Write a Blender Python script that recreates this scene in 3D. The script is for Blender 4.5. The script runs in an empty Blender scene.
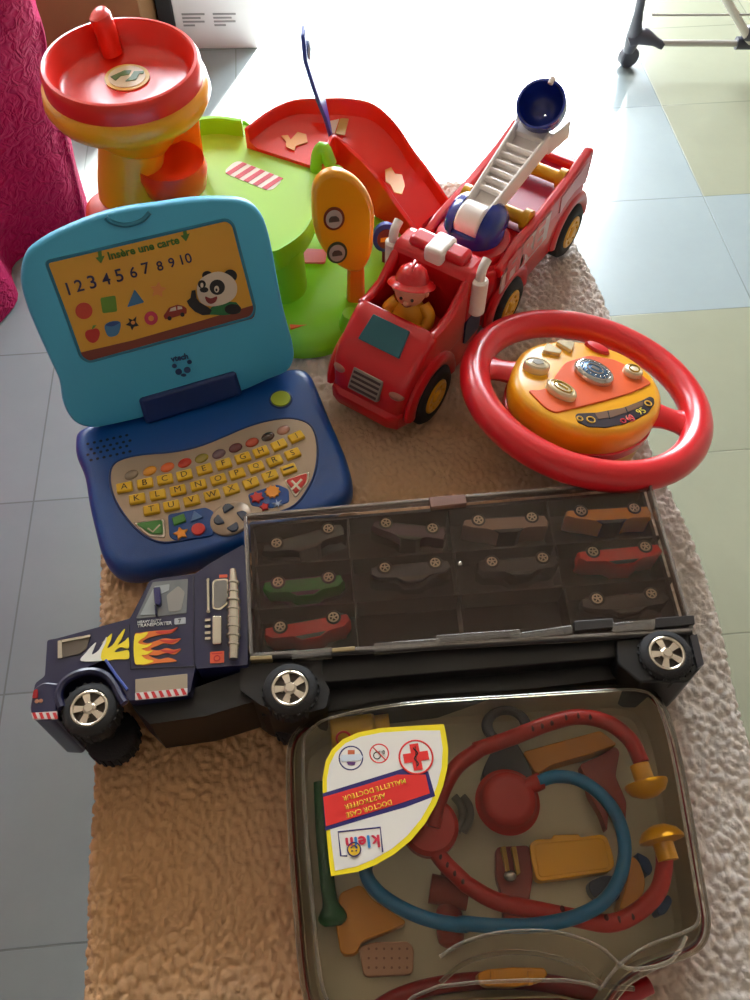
import bpy, bmesh, math, random
from mathutils import Vector, Matrix, noise
random.seed(7)
PI = math.pi
SC = bpy.context.scene
COL = SC.collection
# ------------------------------------------------------------------ camera maths (750 x 1000 frame)
FPX = 860.0
TH = math.atan(1318 / FPX)          # pitch below the horizon
CT, ST = math.cos(TH), math.sin(TH)
HC = 1.07                           # camera height over the floor
T = 0.35                            # height of the throw-covered table
CAM = Vector((0, 0, HC))
def ray(px, py):
    u, v = (px - 375) / FPX, -(py - 500) / FPX
    return Vector((u, v * ST + CT, v * CT - ST))
def at(px, py, z):                  # point seen at a pixel, z metres over the table top
    d = ray(px, py)
    return CAM + d * ((T + z - HC) / d.z)
def atf(px, py, z=0.0):             # the same over the floor
    return at(px, py, z - T)
def on_plane(px, py, p, n):
    d = ray(px, py)
    return CAM + d * ((p - CAM).dot(n) / d.dot(n))
def lin(c):
    return tuple(((v / 255) / 12.92 if v / 255 <= .04045 else ((v / 255 + .055) / 1.055) ** 2.4) for v in c) + (1,)
# ------------------------------------------------------------------ materials
MATS = {}
def mat(name, rgb, rough=.35, metal=0, coat=0, bump=0, bscale=200, var=0, vscale=30, trans=0, sss=0, rgb2=None, spec=.5):
    if name in MATS: return MATS[name]
    m = bpy.data.materials.new(name); m.use_nodes = True
    nt = m.node_tree; b = nt.nodes['Principled BSDF']
    b.inputs['Base Color'].default_value = lin(rgb)
    b.inputs['Roughness'].default_value = rough
    b.inputs['Metallic'].default_value = metal
    b.inputs['Coat Weight'].default_value = coat
    b.inputs['Coat Roughness'].default_value = .12
    b.inputs['Specular IOR Level'].default_value = spec
    if trans: b.inputs['Transmission Weight'].default_value = trans
    if sss:
        b.inputs['Subsurface Weight'].default_value = sss
        b.inputs['Subsurface Radius'].default_value = (.01, .01, .008)
        b.inputs['Subsurface Scale'].default_value = .5
    tc = nt.nodes.new('ShaderNodeTexCoord')
    if var or rgb2:
        n = nt.nodes.new('ShaderNodeTexNoise'); n.inputs['Scale'].default_value = vscale; n.inputs['Detail'].default_value = 4
        nt.links.new(tc.outputs['Object'], n.inputs['Vector'])
        mx = nt.nodes.new('ShaderNodeMix'); mx.data_type = 'RGBA'
        c2 = rgb2 if rgb2 else tuple(max(0, v * (1 - var)) for v in rgb)
        mx.inputs['A'].default_value = lin(rgb); mx.inputs['B'].default_value = lin(c2)
        nt.links.new(n.outputs['Fac'], mx.inputs['Factor']); nt.links.new(mx.outputs['Result'], b.inputs['Base Color'])
    if bump:
        n = nt.nodes.new('ShaderNodeTexNoise'); n.inputs['Scale'].default_value = bscale; n.inputs['Detail'].default_value = 3
        nt.links.new(tc.outputs['Object'], n.inputs['Vector'])
        bp = nt.nodes.new('ShaderNodeBump'); bp.inputs['Strength'].default_value = bump; bp.inputs['Distance'].default_value = .002
        nt.links.new(n.outputs['Fac'], bp.inputs['Height']); nt.links.new(bp.outputs['Normal'], b.inputs['Normal'])
    MATS[name] = m
    return m
def clear(name, tint=(235, 235, 230), gloss=.5, rough=.06, haze=0.0, hazecol=(150, 130, 110), ior=1.35):
    if name in MATS: return MATS[name]
    m = bpy.data.materials.new(name); m.use_nodes = True
    nt = m.node_tree; nt.nodes.clear()
    out = nt.nodes.new('ShaderNodeOutputMaterial')
    tr = nt.nodes.new('ShaderNodeBsdfTransparent'); tr.inputs[0].default_value = lin(tint)
    gl = nt.nodes.new('ShaderNodeBsdfGlossy'); gl.inputs['Roughness'].default_value = rough
    gl.inputs['Color'].default_value = (gloss * 1.2, gloss * 1.2, gloss * 1.2, 1)
    fr = nt.nodes.new('ShaderNodeFresnel'); fr.inputs['IOR'].default_value = ior
    mx = nt.nodes.new('ShaderNodeMixShader')
    nt.links.new(fr.outputs[0], mx.inputs[0]); nt.links.new(tr.outputs[0], mx.inputs[1]); nt.links.new(gl.outputs[0], mx.inputs[2])
    last = mx
    if haze:
        df = nt.nodes.new('ShaderNodeBsdfDiffuse'); df.inputs[0].default_value = lin(hazecol)
        m2 = nt.nodes.new('ShaderNodeMixShader'); m2.inputs[0].default_value = haze
        nt.links.new(mx.outputs[0], m2.inputs[1]); nt.links.new(df.outputs[0], m2.inputs[2]); last = m2
    nt.links.new(last.outputs[0], out.inputs[0])
    MATS[name] = m
    return m
# ------------------------------------------------------------------ mesh building
def rpoly(pts, r, seg=4):
    """round the corners of a closed 2-D polygon"""
    out = []; n = len(pts)
    for i in range(n):
        p0, p, p1 = Vector(pts[i - 1][:2]), Vector(pts[i][:2]), Vector(pts[(i + 1) % n][:2])
        a, b = p0 - p, p1 - p
        rr = min(r, a.length * .48, b.length * .48)
        a.normalize(); b.normalize()
        A, B = p + a * rr, p + b * rr
        for k in range(seg + 1):
            t = k / seg
            out.append(tuple(A * (1 - t) ** 2 + p * 2 * t * (1 - t) + B * t * t))
    return out
def smooth_closed(pts, sub=4):
    n = len(pts); out = []
    for i in range(n):
        p = [Vector(pts[(i + k - 1) % n]) for k in range(4)]
        for k in range(sub):
            t = k / sub
            out.append(tuple(.5 * ((2 * p[1]) + (p[2] - p[0]) * t + (2 * p[0] - 5 * p[1] + 4 * p[2] - p[3]) * t * t + (3 * p[1] - p[0] - 3 * p[2] + p[3]) * t ** 3)))
    return out
def smooth_open(pts, sub=6):
    P = [Vector(p) for p in pts]; P = [P[0] * 2 - P[1]] + P + [P[-1] * 2 - P[-2]]; out = []
    for i in range(1, len(P) - 2):
        p = P[i - 1:i + 3]
        for k in range(sub):
            t = k / sub
            out.append(.5 * ((2 * p[1]) + (p[2] - p[0]) * t + (2 * p[0] - 5 * p[1] + 4 * p[2] - p[3]) * t * t + (3 * p[1] - p[0] - 3 * p[2] + p[3]) * t ** 3))
    out.append(P[-2]); return out
def ccw(pts):
    a = sum(pts[i - 1][0] * pts[i][1] - pts[i][0] * pts[i - 1][1] for i in range(len(pts)))
    return list(pts) if a > 0 else list(reversed(pts))
class MB:
    def __init__(s): s.bm = bmesh.new(); s.mi = 0
    def v(s, p, M=None):
        p = Vector(p); return s.bm.verts.new(M @ p if M else p)
    def f(s, vs):
        try: f = s.bm.faces.new(vs); f.material_index = s.mi; return f
        except ValueError: return None
    def loft(s, rings, cap0=True, cap1=True, closed=True, M=None):
        R_ = [[s.v(p, M) for p in r] for r in rings]; n = len(rings[0])
        for a, b in zip(R_, R_[1:]):
            for i in range(n if closed else n - 1):
                j = (i + 1) % n; s.f([a[i], a[j], b[j], b[i]])
        if cap0: s.f(list(reversed(R_[0])))
        if cap1: s.f(R_[-1])
        return s
    def prism(s, poly, z0, z1, M=None, axis='z', inset=0, dz=0):
        poly = ccw([(p[0], p[1]) for p in poly])
        def tr(p, z):
            return (p[0], p[1], z) if axis == 'z' else ((p[0], z, p[1]) if axis == 'y' else (z, p[0], p[1]))
        rings = [[tr(p, z0) for p in poly], [tr(p, z1 - dz) for p in poly]]
        if inset:
            cx = sum(p[0] for p in poly) / len(poly); cy = sum(p[1] for p in poly) / len(poly)
            rings.append([tr((p[0] + (cx - p[0]) * inset, p[1] + (cy - p[1]) * inset), z1) for p in poly])
        return s.loft(rings, M=M)
    def box(s, x0, x1, y0, y1, z0, z1, M=None):
        return s.prism([(x0, y0), (x1, y0), (x1, y1), (x0, y1)], z0, z1, M)
    def tube(s, pts, r, n=12, M=None, closed=False, flat=1.0):
        P = [Vector(p) for p in pts]; N = len(P); rings = []
        up = None
        for i, p in enumerate(P):
            if closed: t = (P[(i + 1) % N] - P[i - 1])
            else: t = P[min(i + 1, N - 1)] - P[max(i - 1, 0)]
            t.normalize()
            if up is None:
                up = Vector((0, 0, 1)) if abs(t.z) < .9 else Vector((1, 0, 0))
            up = (up - t * up.dot(t)).normalized(); sd = t.cross(up)
            rr = r[i] if isinstance(r, (list, tuple)) else r
            rings.append([tuple(p + (sd * math.cos(2 * PI * k / n) + up * math.sin(2 * PI * k / n) * flat) * rr) for k in range(n)])
        if closed:
            rings.append(rings[0]); s.loft(rings, False, False, M=M); bmesh.ops.remove_doubles(s.bm, verts=s.bm.verts, dist=1e-7); return s
        return s.loft(rings, M=M)
    def lathe(s, prof, n=32, M=None, cap0=True, cap1=True, a0=0, a1=2 * PI, sx=1, sy=1):
        full = abs(a1 - a0 - 2 * PI) < 1e-6
        rings = []
        for r, z in prof:
            rings.append([(max(r, 1e-5) * sx * math.cos(a0 + (a1 - a0) * k / (n if full else n - 1)), max(r, 1e-5) * sy * math.sin(a0 + (a1 - a0) * k / (n if full else n - 1)), z) for k in range(n)])
        return s.loft(rings, cap0, cap1, closed=full, M=M)
    def torus(s, R_, r, M=None, n=48, m=14, a0=0, a1=2 * PI, flat=1):
        full = abs(a1 - a0 - 2 * PI) < 1e-6
        pts = [(R_ * math.cos(a0 + (a1 - a0) * k / (n if full else n - 1)), R_ * math.sin(a0 + (a1 - a0) * k / (n if full else n - 1)), 0) for k in range(n)]
        return s.tube(pts, r, m, M, closed=full, flat=flat)
    def ball(s, c, r, M=None, n=16, m=10, sc=(1, 1, 1)):
        MM = Matrix.Translation(c) @ Matrix.Diagonal((sc[0], sc[1], sc[2], 1))
        if M: MM = M @ MM
        prof = [(r * math.sin(PI * k / m), -r * math.cos(PI * k / m)) for k in range(m + 1)]
        return s.lathe(prof, n, MM)
    def build(s, name, mats, parent=None, bevel=0, seg=2, sub=0, ang=35, smooth=True, solid=0, M=None):
        bm = s.bm
        bmesh.ops.recalc_face_normals(bm, faces=bm.faces)
        me = bpy.data.meshes.new(name); bm.to_mesh(me); bm.free()
        for m_ in (mats if isinstance(mats, (list, tuple)) else [mats]): me.materials.append(m_)
        if smooth:
            me.shade_smooth()
            if not sub: me.set_sharp_from_angle(angle=math.radians(ang))
        o = bpy.data.objects.new(name, me); COL.objects.link(o)
        if parent: o.parent = parent
        if M: o.matrix_local = M
        if solid:
            md = o.modifiers.new('solid', 'SOLIDIFY'); md.thickness = solid; md.offset = -1
        if bevel:
            md = o.modifiers.new('bevel', 'BEVEL'); md.width = bevel; md.segments = seg; md.limit_method = 'ANGLE'; md.angle_limit = math.radians(38)
        if sub:
            md = o.modifiers.new('sub', 'SUBSURF'); md.levels = sub; md.render_levels = sub
        return o
def thing(name, label, cat, M, group=None):
    o = bpy.data.objects.new(name, None); COL.objects.link(o)
    o.empty_display_size = .02
    if not isinstance(M, Matrix): M = Matrix.Translation(M)
    o.matrix_world = M; o['label'] = label; o['category'] = cat
    if group: o['group'] = group
    return o
def tag(o, label, cat, group=None, kind=None):
    o['label'] = label; o['category'] = cat
    if group: o['group'] = group
    if kind: o['kind'] = kind
    return o
def struct(o): o['kind'] = 'structure'; return o
def text_mesh(s, extrude=.0002, offset=0.0):
    cu = bpy.data.curves.new('lettering', 'FONT'); cu.body = s; cu.size = 1
    cu.extrude = 0; cu.offset = offset; cu.resolution_u = 3
    o = bpy.data.objects.new('lettering', cu)
    me = bpy.data.meshes.new_from_object(o)
    bpy.data.objects.remove(o); bpy.data.curves.remove(cu)
    return me
class Fr:
    """a local frame; px() gives the local point on the plane z = w seen at a pixel"""
    def __init__(s, o, x, y):
        x = Vector(x).normalized(); y = Vector(y); y = (y - x * y.dot(x)).normalized(); z = x.cross(y)
        s.M = Matrix((( x.x, y.x, z.x, o[0]), (x.y, y.y, z.y, o[1]), (x.z, y.z, z.z, o[2]), (0, 0, 0, 1)))
        s.I = s.M.inverted()
    def axis(s, px, py, ax, w):      # intersect with local plane coordinate[ax] == w
        o = s.I @ CAM; d = s.I.to_3x3() @ ray(px, py)
        return o + d * ((w - o[ax]) / d[ax])
    def px(s, px, py, w=0.0): return s.axis(px, py, 2, w)
    def poly(s, pts, w=0.0): return [tuple(s.px(a, b, w))[:2] for a, b in pts]
def words(fr, string, p0, p1, w, m, parent, hscale=1.0, size=None, dx=0, dy=0, name='lettering', offset=0.0, th=.0004, flip=False):
    """text whose baseline runs from pixel p0 to pixel p1 in the plane z = w of the frame"""
    a, b = fr.px(*p0, w), fr.px(*p1, w)
    me = text_mesh(string, offset=offset)
    bm = bmesh.new(); bm.from_mesh(me); bpy.data.meshes.remove(me)
    x0 = min(v.co.x for v in bm.verts); x1 = max(v.co.x for v in bm.verts)
    d = b - a; L = Vector((d.x, d.y)).length; s = size or L / (x1 - x0); ang = math.atan2(d.y, d.x)
    ex = bmesh.ops.extrude_face_region(bm, geom=bm.faces[:])
    for v in ex['geom']:
        if isinstance(v, bmesh.types.BMVert): v.co.z += th / s
    M = Matrix.Translation((a.x, a.y, w)) @ Matrix.Rotation(ang, 4, 'Z') @ Matrix.Translation((dx, dy, 0)) @ Matrix.Diagonal((s, s * hscale, s, 1)) @ Matrix.Translation((-x0, 0, 0))
    bm.transform(M)
    mb = MB(); mb.bm.free(); mb.bm = bm
    return mb.build(name, m, parent, smooth=False)
def copy_tree(o, parent=None):
    c = o.copy(); COL.objects.link(c)
    if parent: c.parent = parent
    for ch in [k for k in bpy.data.objects if k.parent == o]: copy_tree(ch, c)
    return c
def disc(c, r, n=24): return [(c[0] + r * math.cos(2 * PI * k / n), c[1] + r * math.sin(2 * PI * k / n)) for k in range(n)]
def star(c, r, r2=.5, n=5, rot=PI / 2):
    return [(c[0] + (r if k % 2 == 0 else r * r2) * math.cos(rot + PI * k / n), c[1] + (r if k % 2 == 0 else r * r2) * math.sin(rot + PI * k / n)) for k in range(2 * n)]
XY = ((1, 0, 0), (0, 1, 0))

# ================================================================== SETTING
def tiles():
    m = bpy.data.materials.new('floor_tiles'); m.use_nodes = True; nt = m.node_tree; b = nt.nodes['Principled BSDF']
    tc = nt.nodes.new('ShaderNodeTexCoord'); mp = nt.nodes.new('ShaderNodeMapping')
    a = math.radians(5.08)
    mp.vector_type = 'POINT'
    nt.links.new(tc.outputs['Object'], mp.inputs['Vector'])
    mp.inputs['Rotation'].default_value = (0, 0, -a)
    # world point rotated by -a, then shifted so joints meet the measured ones
    q = Matrix.Rotation(-a, 2) @ Vector((.66, 1.10)); S = .2995
    mp.inputs['Location'].default_value = (-(q.x % S), -(q.y % S), 0)
    br = nt.nodes.new('ShaderNodeTexBrick'); br.offset = 0; br.squash = 1
    br.inputs['Scale'].default_value = 1; br.inputs['Brick Width'].default_value = S; br.inputs['Row Height'].default_value = S
    br.inputs['Mortar Size'].default_value = .0014; br.inputs['Mortar Smooth'].default_value = .3; br.inputs['Bias'].default_value = -.2
    br.inputs['Color1'].default_value = (1, 1, 1, 1); br.inputs['Color2'].default_value = (.88, .88, .88, 1); br.inputs['Mortar'].default_value = (.62, .62, .60, 1)
    # yellowish tiles on the right, bluish elsewhere; bluish glare painted in as tile colour
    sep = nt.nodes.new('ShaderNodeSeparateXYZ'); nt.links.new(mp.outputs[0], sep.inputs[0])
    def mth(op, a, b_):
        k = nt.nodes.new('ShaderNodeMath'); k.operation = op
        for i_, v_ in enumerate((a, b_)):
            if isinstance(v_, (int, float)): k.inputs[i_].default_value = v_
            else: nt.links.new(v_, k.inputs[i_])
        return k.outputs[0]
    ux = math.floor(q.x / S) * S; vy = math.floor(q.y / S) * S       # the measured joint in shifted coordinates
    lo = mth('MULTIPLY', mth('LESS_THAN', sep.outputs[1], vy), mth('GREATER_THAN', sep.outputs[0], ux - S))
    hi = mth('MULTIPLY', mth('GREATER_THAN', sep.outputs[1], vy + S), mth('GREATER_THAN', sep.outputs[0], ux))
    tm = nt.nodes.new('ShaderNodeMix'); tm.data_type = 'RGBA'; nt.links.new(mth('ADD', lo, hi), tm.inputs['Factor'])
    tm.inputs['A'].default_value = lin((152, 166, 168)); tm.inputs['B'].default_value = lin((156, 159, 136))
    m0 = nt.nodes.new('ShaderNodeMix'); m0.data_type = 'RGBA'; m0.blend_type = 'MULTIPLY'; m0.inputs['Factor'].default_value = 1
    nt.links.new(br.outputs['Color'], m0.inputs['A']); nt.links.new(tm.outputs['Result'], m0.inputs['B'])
    nt.links.new(mp.outputs[0], br.inputs['Vector'])
    n = nt.nodes.new('ShaderNodeTexNoise'); n.inputs['Scale'].default_value = 9; n.inputs['Detail'].default_value = 8; n.inputs['Roughness'].default_value = .7
    nt.links.new(tc.outputs['Object'], n.inputs['Vector'])
    rp = nt.nodes.new('ShaderNodeMapRange'); rp.inputs['To Min'].default_value = .9; rp.inputs['To Max'].default_value = 1.08
    nt.links.new(n.outputs['Fac'], rp.inputs['Value'])
    mx = nt.nodes.new('ShaderNodeMix'); mx.data_type = 'RGBA'; mx.blend_type = 'MULTIPLY'; mx.inputs['Factor'].default_value = 1
    nt.links.new(m0.outputs['Result'], mx.inputs['A']); nt.links.new(rp.outputs[0], mx.inputs['B'])
    nt.links.new(mx.outputs['Result'], b.inputs['Base Color'])
    b.inputs['Roughness'].default_value = .26; b.inputs['Specular IOR Level'].default_value = .9
    bp = nt.nodes.new('ShaderNodeBump'); bp.inputs['Strength'].default_value = .25; bp.inputs['Distance'].default_value = .002; bp.invert = True
    nt.links.new(br.outputs['Fac'], bp.inputs['Height']); nt.links.new(bp.outputs[0], b.inputs['Normal'])
    return m
wallm = mat('wall_paint', (166, 154, 142), .9, bump=.2, bscale=60)
X0, X1, Y0, Y1, ZC = -2.0, 2.2, -1.8, 3.0, 2.6
DX0, DX1, DZ = -.15, .95, 2.15
WX0, WX1, WZ0, WZ1 = -1.85, -.75, .85, 2.15
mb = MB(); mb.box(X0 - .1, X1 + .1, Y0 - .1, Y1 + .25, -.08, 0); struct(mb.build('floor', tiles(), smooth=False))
mb = MB(); mb.box(X0 - .1, X1 + .1, Y0 - .1, Y1 + .1, ZC, ZC + .08); struct(mb.build('ceiling', wallm, smooth=False))
mb = MB(); mb.box(X0 - .1, X0, Y0, Y1, 0, ZC); struct(mb.build('wall_left', wallm, smooth=False))
mb = MB(); mb.box(X1, X1 + .1, Y0, Y1, 0, ZC); struct(mb.build('wall_right', wallm, smooth=False))
mb = MB(); mb.box(X0, X1, Y0 - .1, Y0, 0, ZC); struct(mb.build('wall_front', wallm, smooth=False))
mb = MB(); mb.box(X0, WX0, Y1, Y1 + .12, 0, ZC); mb.box(WX0, WX1, Y1, Y1 + .12, 0, WZ0); mb.box(WX0, WX1, Y1, Y1 + .12, WZ1, ZC); mb.box(WX1, DX0, Y1, Y1 + .12, 0, ZC); mb.box(DX1, X1, Y1, Y1 + .12, 0, ZC); mb.box(DX0, DX1, Y1, Y1 + .12, DZ, ZC)
struct(mb.build('wall_back', wallm, smooth=False))
pvc = mat('white_frame', (232, 232, 228), .35)
mb = MB()
for x in (DX0, DX1 - .06): mb.box(x, x + .06, Y1 + .02, Y1 + .08, 0, DZ)
mb.box(DX0, DX1, Y1 + .02, Y1 + .08, DZ - .06, DZ); mb.box(DX0, DX1, Y1 + .02, Y1 + .08, 0, .03)
struct(mb.build('door_1', pvc, bevel=.004))
mb = MB()
for x in (WX0, WX1 - .06, (WX0 + WX1) / 2 - .03): mb.box(x, x + .06, Y1 + .02, Y1 + .08, WZ0, WZ1)
mb.box(WX0, WX1, Y1 + .02, Y1 + .08, WZ1 - .06, WZ1); mb.box(WX0, WX1, Y1 + .02, Y1 + .08, WZ0, WZ0 + .06)
struct(mb.build('added_window_1', pvc, bevel=.004))  # unseen window, added so its reflection brightens the left floor
mb = MB(); mb.box(-4, 5, Y1 + .25, Y1 + 4, -.12, -.02); struct(mb.build('ground', mat('terrace', (200, 195, 185), .8, bump=.2, bscale=20), smooth=False))
for nm, bx in (('left', (X0, X0 + .012, Y0, Y1)), ('right', (X1 - .012, X1, Y0, Y1))):
    mb = MB(); mb.box(bx[0], bx[1], bx[2], bx[3], 0, .08); struct(mb.build('baseboard_' + nm, pvc, bevel=.003))

# camera
cd = bpy.data.cameras.new('camera'); co = bpy.data.objects.new('camera', cd); COL.objects.link(co)
co.location = CAM; co.rotation_euler = (PI / 2 - TH, 0, 0)
cd.sensor_fit = 'VERTICAL'; cd.sensor_height = 24; cd.lens = FPX * 24 / 1000; cd.clip_start = .01
SC.camera = co
# light: the daylight through the balcony door
w = bpy.data.worlds.new('World'); SC.world = w; w.use_nodes = True
nt = w.node_tree; bg = nt.nodes['Background']; bg.inputs['Color'].default_value = (.86, .93, 1.0, 1); bg.inputs['Strength'].default_value = SKY = 34
pl = bpy.data.lights.new('portal', 'AREA'); pl.shape = 'RECTANGLE'; pl.size = DX1 - DX0; pl.size_y = DZ; pl.cycles.is_portal = True
po = bpy.data.objects.new('door_portal', pl); COL.objects.link(po); po.location = ((DX0 + DX1) / 2, Y1 + .1, DZ / 2); po.rotation_euler = (-PI / 2, 0, 0)
pl = bpy.data.lights.new('portal', 'AREA'); pl.shape = 'RECTANGLE'; pl.size = WX1 - WX0; pl.size_y = WZ1 - WZ0; pl.cycles.is_portal = True
po = bpy.data.objects.new('added_window_portal', pl); COL.objects.link(po); po.location = ((WX0 + WX1) / 2, Y1 + .1, (WZ0 + WZ1) / 2); po.rotation_euler = (-PI / 2, 0, 0)
sl = bpy.data.lights.new('sun', 'SUN'); sl.energy = 70; sl.angle = .05; sl.color = (1, .95, .86)
so = bpy.data.objects.new('sun', sl); COL.objects.link(so)
el = math.radians(50); so.rotation_euler = Vector((.28, .96, math.tan(el))).to_track_quat('Z', 'Y').to_euler(); so.location = (1, 4, 4)
SC.view_settings.view_transform = 'Standard'; SC.view_settings.look = 'None'; SC.view_settings.gamma = 1
SC.view_settings.use_curve_mapping = False; SC.view_settings.exposure = EXPO = -0.5
# ================================================================== TABLE AND THROW
wood = mat('table_wood', (96, 66, 44), .5, var=.35, vscale=12)
tb = thing('coffee_table', 'low wooden table hidden under the cream fleece throw', 'table', (0.02, .42, 0))
mb = MB(); mb.box(-.195, .205, -.48, .44, T - .045, T - .018); mb.build('tabletop', wood, tb, bevel=.004)
for sx in (-.165, .175):
    for sy in (-.45, .41):
        mb = MB(); mb.box(sx - .02, sx + .02, sy - .02, sy + .02, 0, T - .045); mb.build('leg', wood, tb, bevel=.003)
def throw():
    m = bpy.data.materials.new('fleece'); m.use_nodes = True; nt = m.node_tree; b = nt.nodes['Principled BSDF']
    tc = nt.nodes.new('ShaderNodeTexCoord')
    n = nt.nodes.new('ShaderNodeTexNoise'); n.inputs['Scale'].default_value = 3; n.inputs['Detail'].default_value = 3
    nt.links.new(tc.outputs['Object'], n.inputs['Vector'])
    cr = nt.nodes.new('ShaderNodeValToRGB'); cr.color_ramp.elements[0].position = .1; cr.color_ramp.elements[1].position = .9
    cr.color_ramp.elements[0].color = lin((212, 168, 122)); cr.color_ramp.elements[1].color = lin((216, 206, 196))  # tan to grey-cream drift paints the camera's colour cast into the fleece
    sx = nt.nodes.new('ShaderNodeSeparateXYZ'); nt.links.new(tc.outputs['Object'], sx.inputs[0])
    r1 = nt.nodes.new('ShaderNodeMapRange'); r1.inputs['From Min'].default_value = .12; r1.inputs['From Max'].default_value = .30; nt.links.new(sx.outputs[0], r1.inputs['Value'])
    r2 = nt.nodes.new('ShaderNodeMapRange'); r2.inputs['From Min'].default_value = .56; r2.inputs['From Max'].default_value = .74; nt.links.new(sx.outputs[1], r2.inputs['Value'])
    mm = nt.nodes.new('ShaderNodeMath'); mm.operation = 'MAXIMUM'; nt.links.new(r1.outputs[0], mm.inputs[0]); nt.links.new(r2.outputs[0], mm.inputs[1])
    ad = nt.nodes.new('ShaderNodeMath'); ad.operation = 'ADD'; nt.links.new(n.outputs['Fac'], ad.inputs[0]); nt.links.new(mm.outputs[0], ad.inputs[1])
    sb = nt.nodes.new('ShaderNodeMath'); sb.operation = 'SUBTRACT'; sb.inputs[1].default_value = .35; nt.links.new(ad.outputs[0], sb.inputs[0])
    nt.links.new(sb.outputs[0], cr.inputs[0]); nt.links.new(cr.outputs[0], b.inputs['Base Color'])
    b.inputs['Roughness'].default_value = .95; b.inputs['Specular IOR Level'].default_value = .1
    b.inputs['Sheen Weight'].default_value = .15; b.inputs['Sheen Roughness'].default_value = .6
    n2 = nt.nodes.new('ShaderNodeTexNoise'); n2.inputs['Scale'].default_value = 420; n2.inputs['Detail'].default_value = 5; n2.inputs['Roughness'].default_value = .7
    nt.links.new(tc.outputs['Object'], n2.inputs['Vector'])
    bp = nt.nodes.new('ShaderNodeBump'); bp.inputs['Strength'].default_value = .6; bp.inputs['Distance'].default_value = .0015
    nt.links.new(n2.outputs['Fac'], bp.inputs['Height']); nt.links.new(bp.outputs[0], b.inputs['Normal'])
    # side edges measured on the table plane
    def xl(y): return -.264 + (.39 - y) * .139 
    def xr(y): return .325 - (y - .263) * .105 + .007 * math.sin(y * 17 + 1) if y < .55 else .296 - (y - .55) * .125 + .006 * math.sin(y * 19)
    ya, yb = -.14, .97; DROP = .09
    nx, ny = 420, 640
    # u runs across (drop - top - drop), v along
    bm = bmesh.new(); rows = []
    for j in range(ny + 1):
        tv = j / ny; Lv = (yb - ya) + 2 * DROP; sv = tv * Lv - DROP
        y = min(max(sv, 0), yb - ya) + ya; dv = max(-sv, sv - (yb - ya), 0)
        row = []
        for i in range(nx + 1):
            IN = .013; L = xr(y) - xl(y) - 2 * IN; Lu = L + 2 * DROP; su = i / nx * Lu - DROP
            x = min(max(su, 0), L) + xl(y) + IN; du = max(-su, su - L, 0)
            d = math.hypot(du, dv); rad = .013
            if d < rad * 1.57: a = d / rad; out = rad * math.sin(a); dn = rad * (1 - math.cos(a))
            else: out = rad; dn = rad + d - rad * 1.57
            ox = (-1 if su < 0 else 1) * (out * du / d if d > 0 else 0); oy = (-1 if sv < 0 else 1) * (out * dv / d if d > 0 else 0)
            q = Vector((su, sv, 0)); wv = noise.noise_vector(q * 70) * .0035 + noise.noise_vector(q * 18) * .004
            q2 = Vector(((q.x + wv.x) * 150, (q.y + wv.y) * 115, 2.2))
            dd = noise.voronoi(q2)[0]; e = min((dd[1] - dd[0]) / .38, 1.0); e = e * (2 - e)
            h = .0044 * (e - 1) + .0008 * noise.noise(q * 420) + .0016 * noise.noise(q * 14)
            nrm = Vector((ox, oy, max(.0, rad - dn) + 1e-4)).normalized()
            co_ = Vector((x + ox, y + oy, T - .002 - dn)) + nrm * h
            if dn > .02: co_ -= Vector((ox, oy, 0)).normalized() * (.004 + .004 * math.sin((su if dv else sv) * 40)) * min(1, (dn - .02) / .03)
            row.append(bm.verts.new(co_))
        rows.append(row)
    for j in range(ny):
        for i in range(nx): bm.faces.new([rows[j][i], rows[j][i + 1], rows[j + 1][i + 1], rows[j + 1][i]])
    mb = MB(); mb.bm.free(); mb.bm = bm
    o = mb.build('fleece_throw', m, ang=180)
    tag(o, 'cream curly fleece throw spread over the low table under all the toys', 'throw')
throw()

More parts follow.
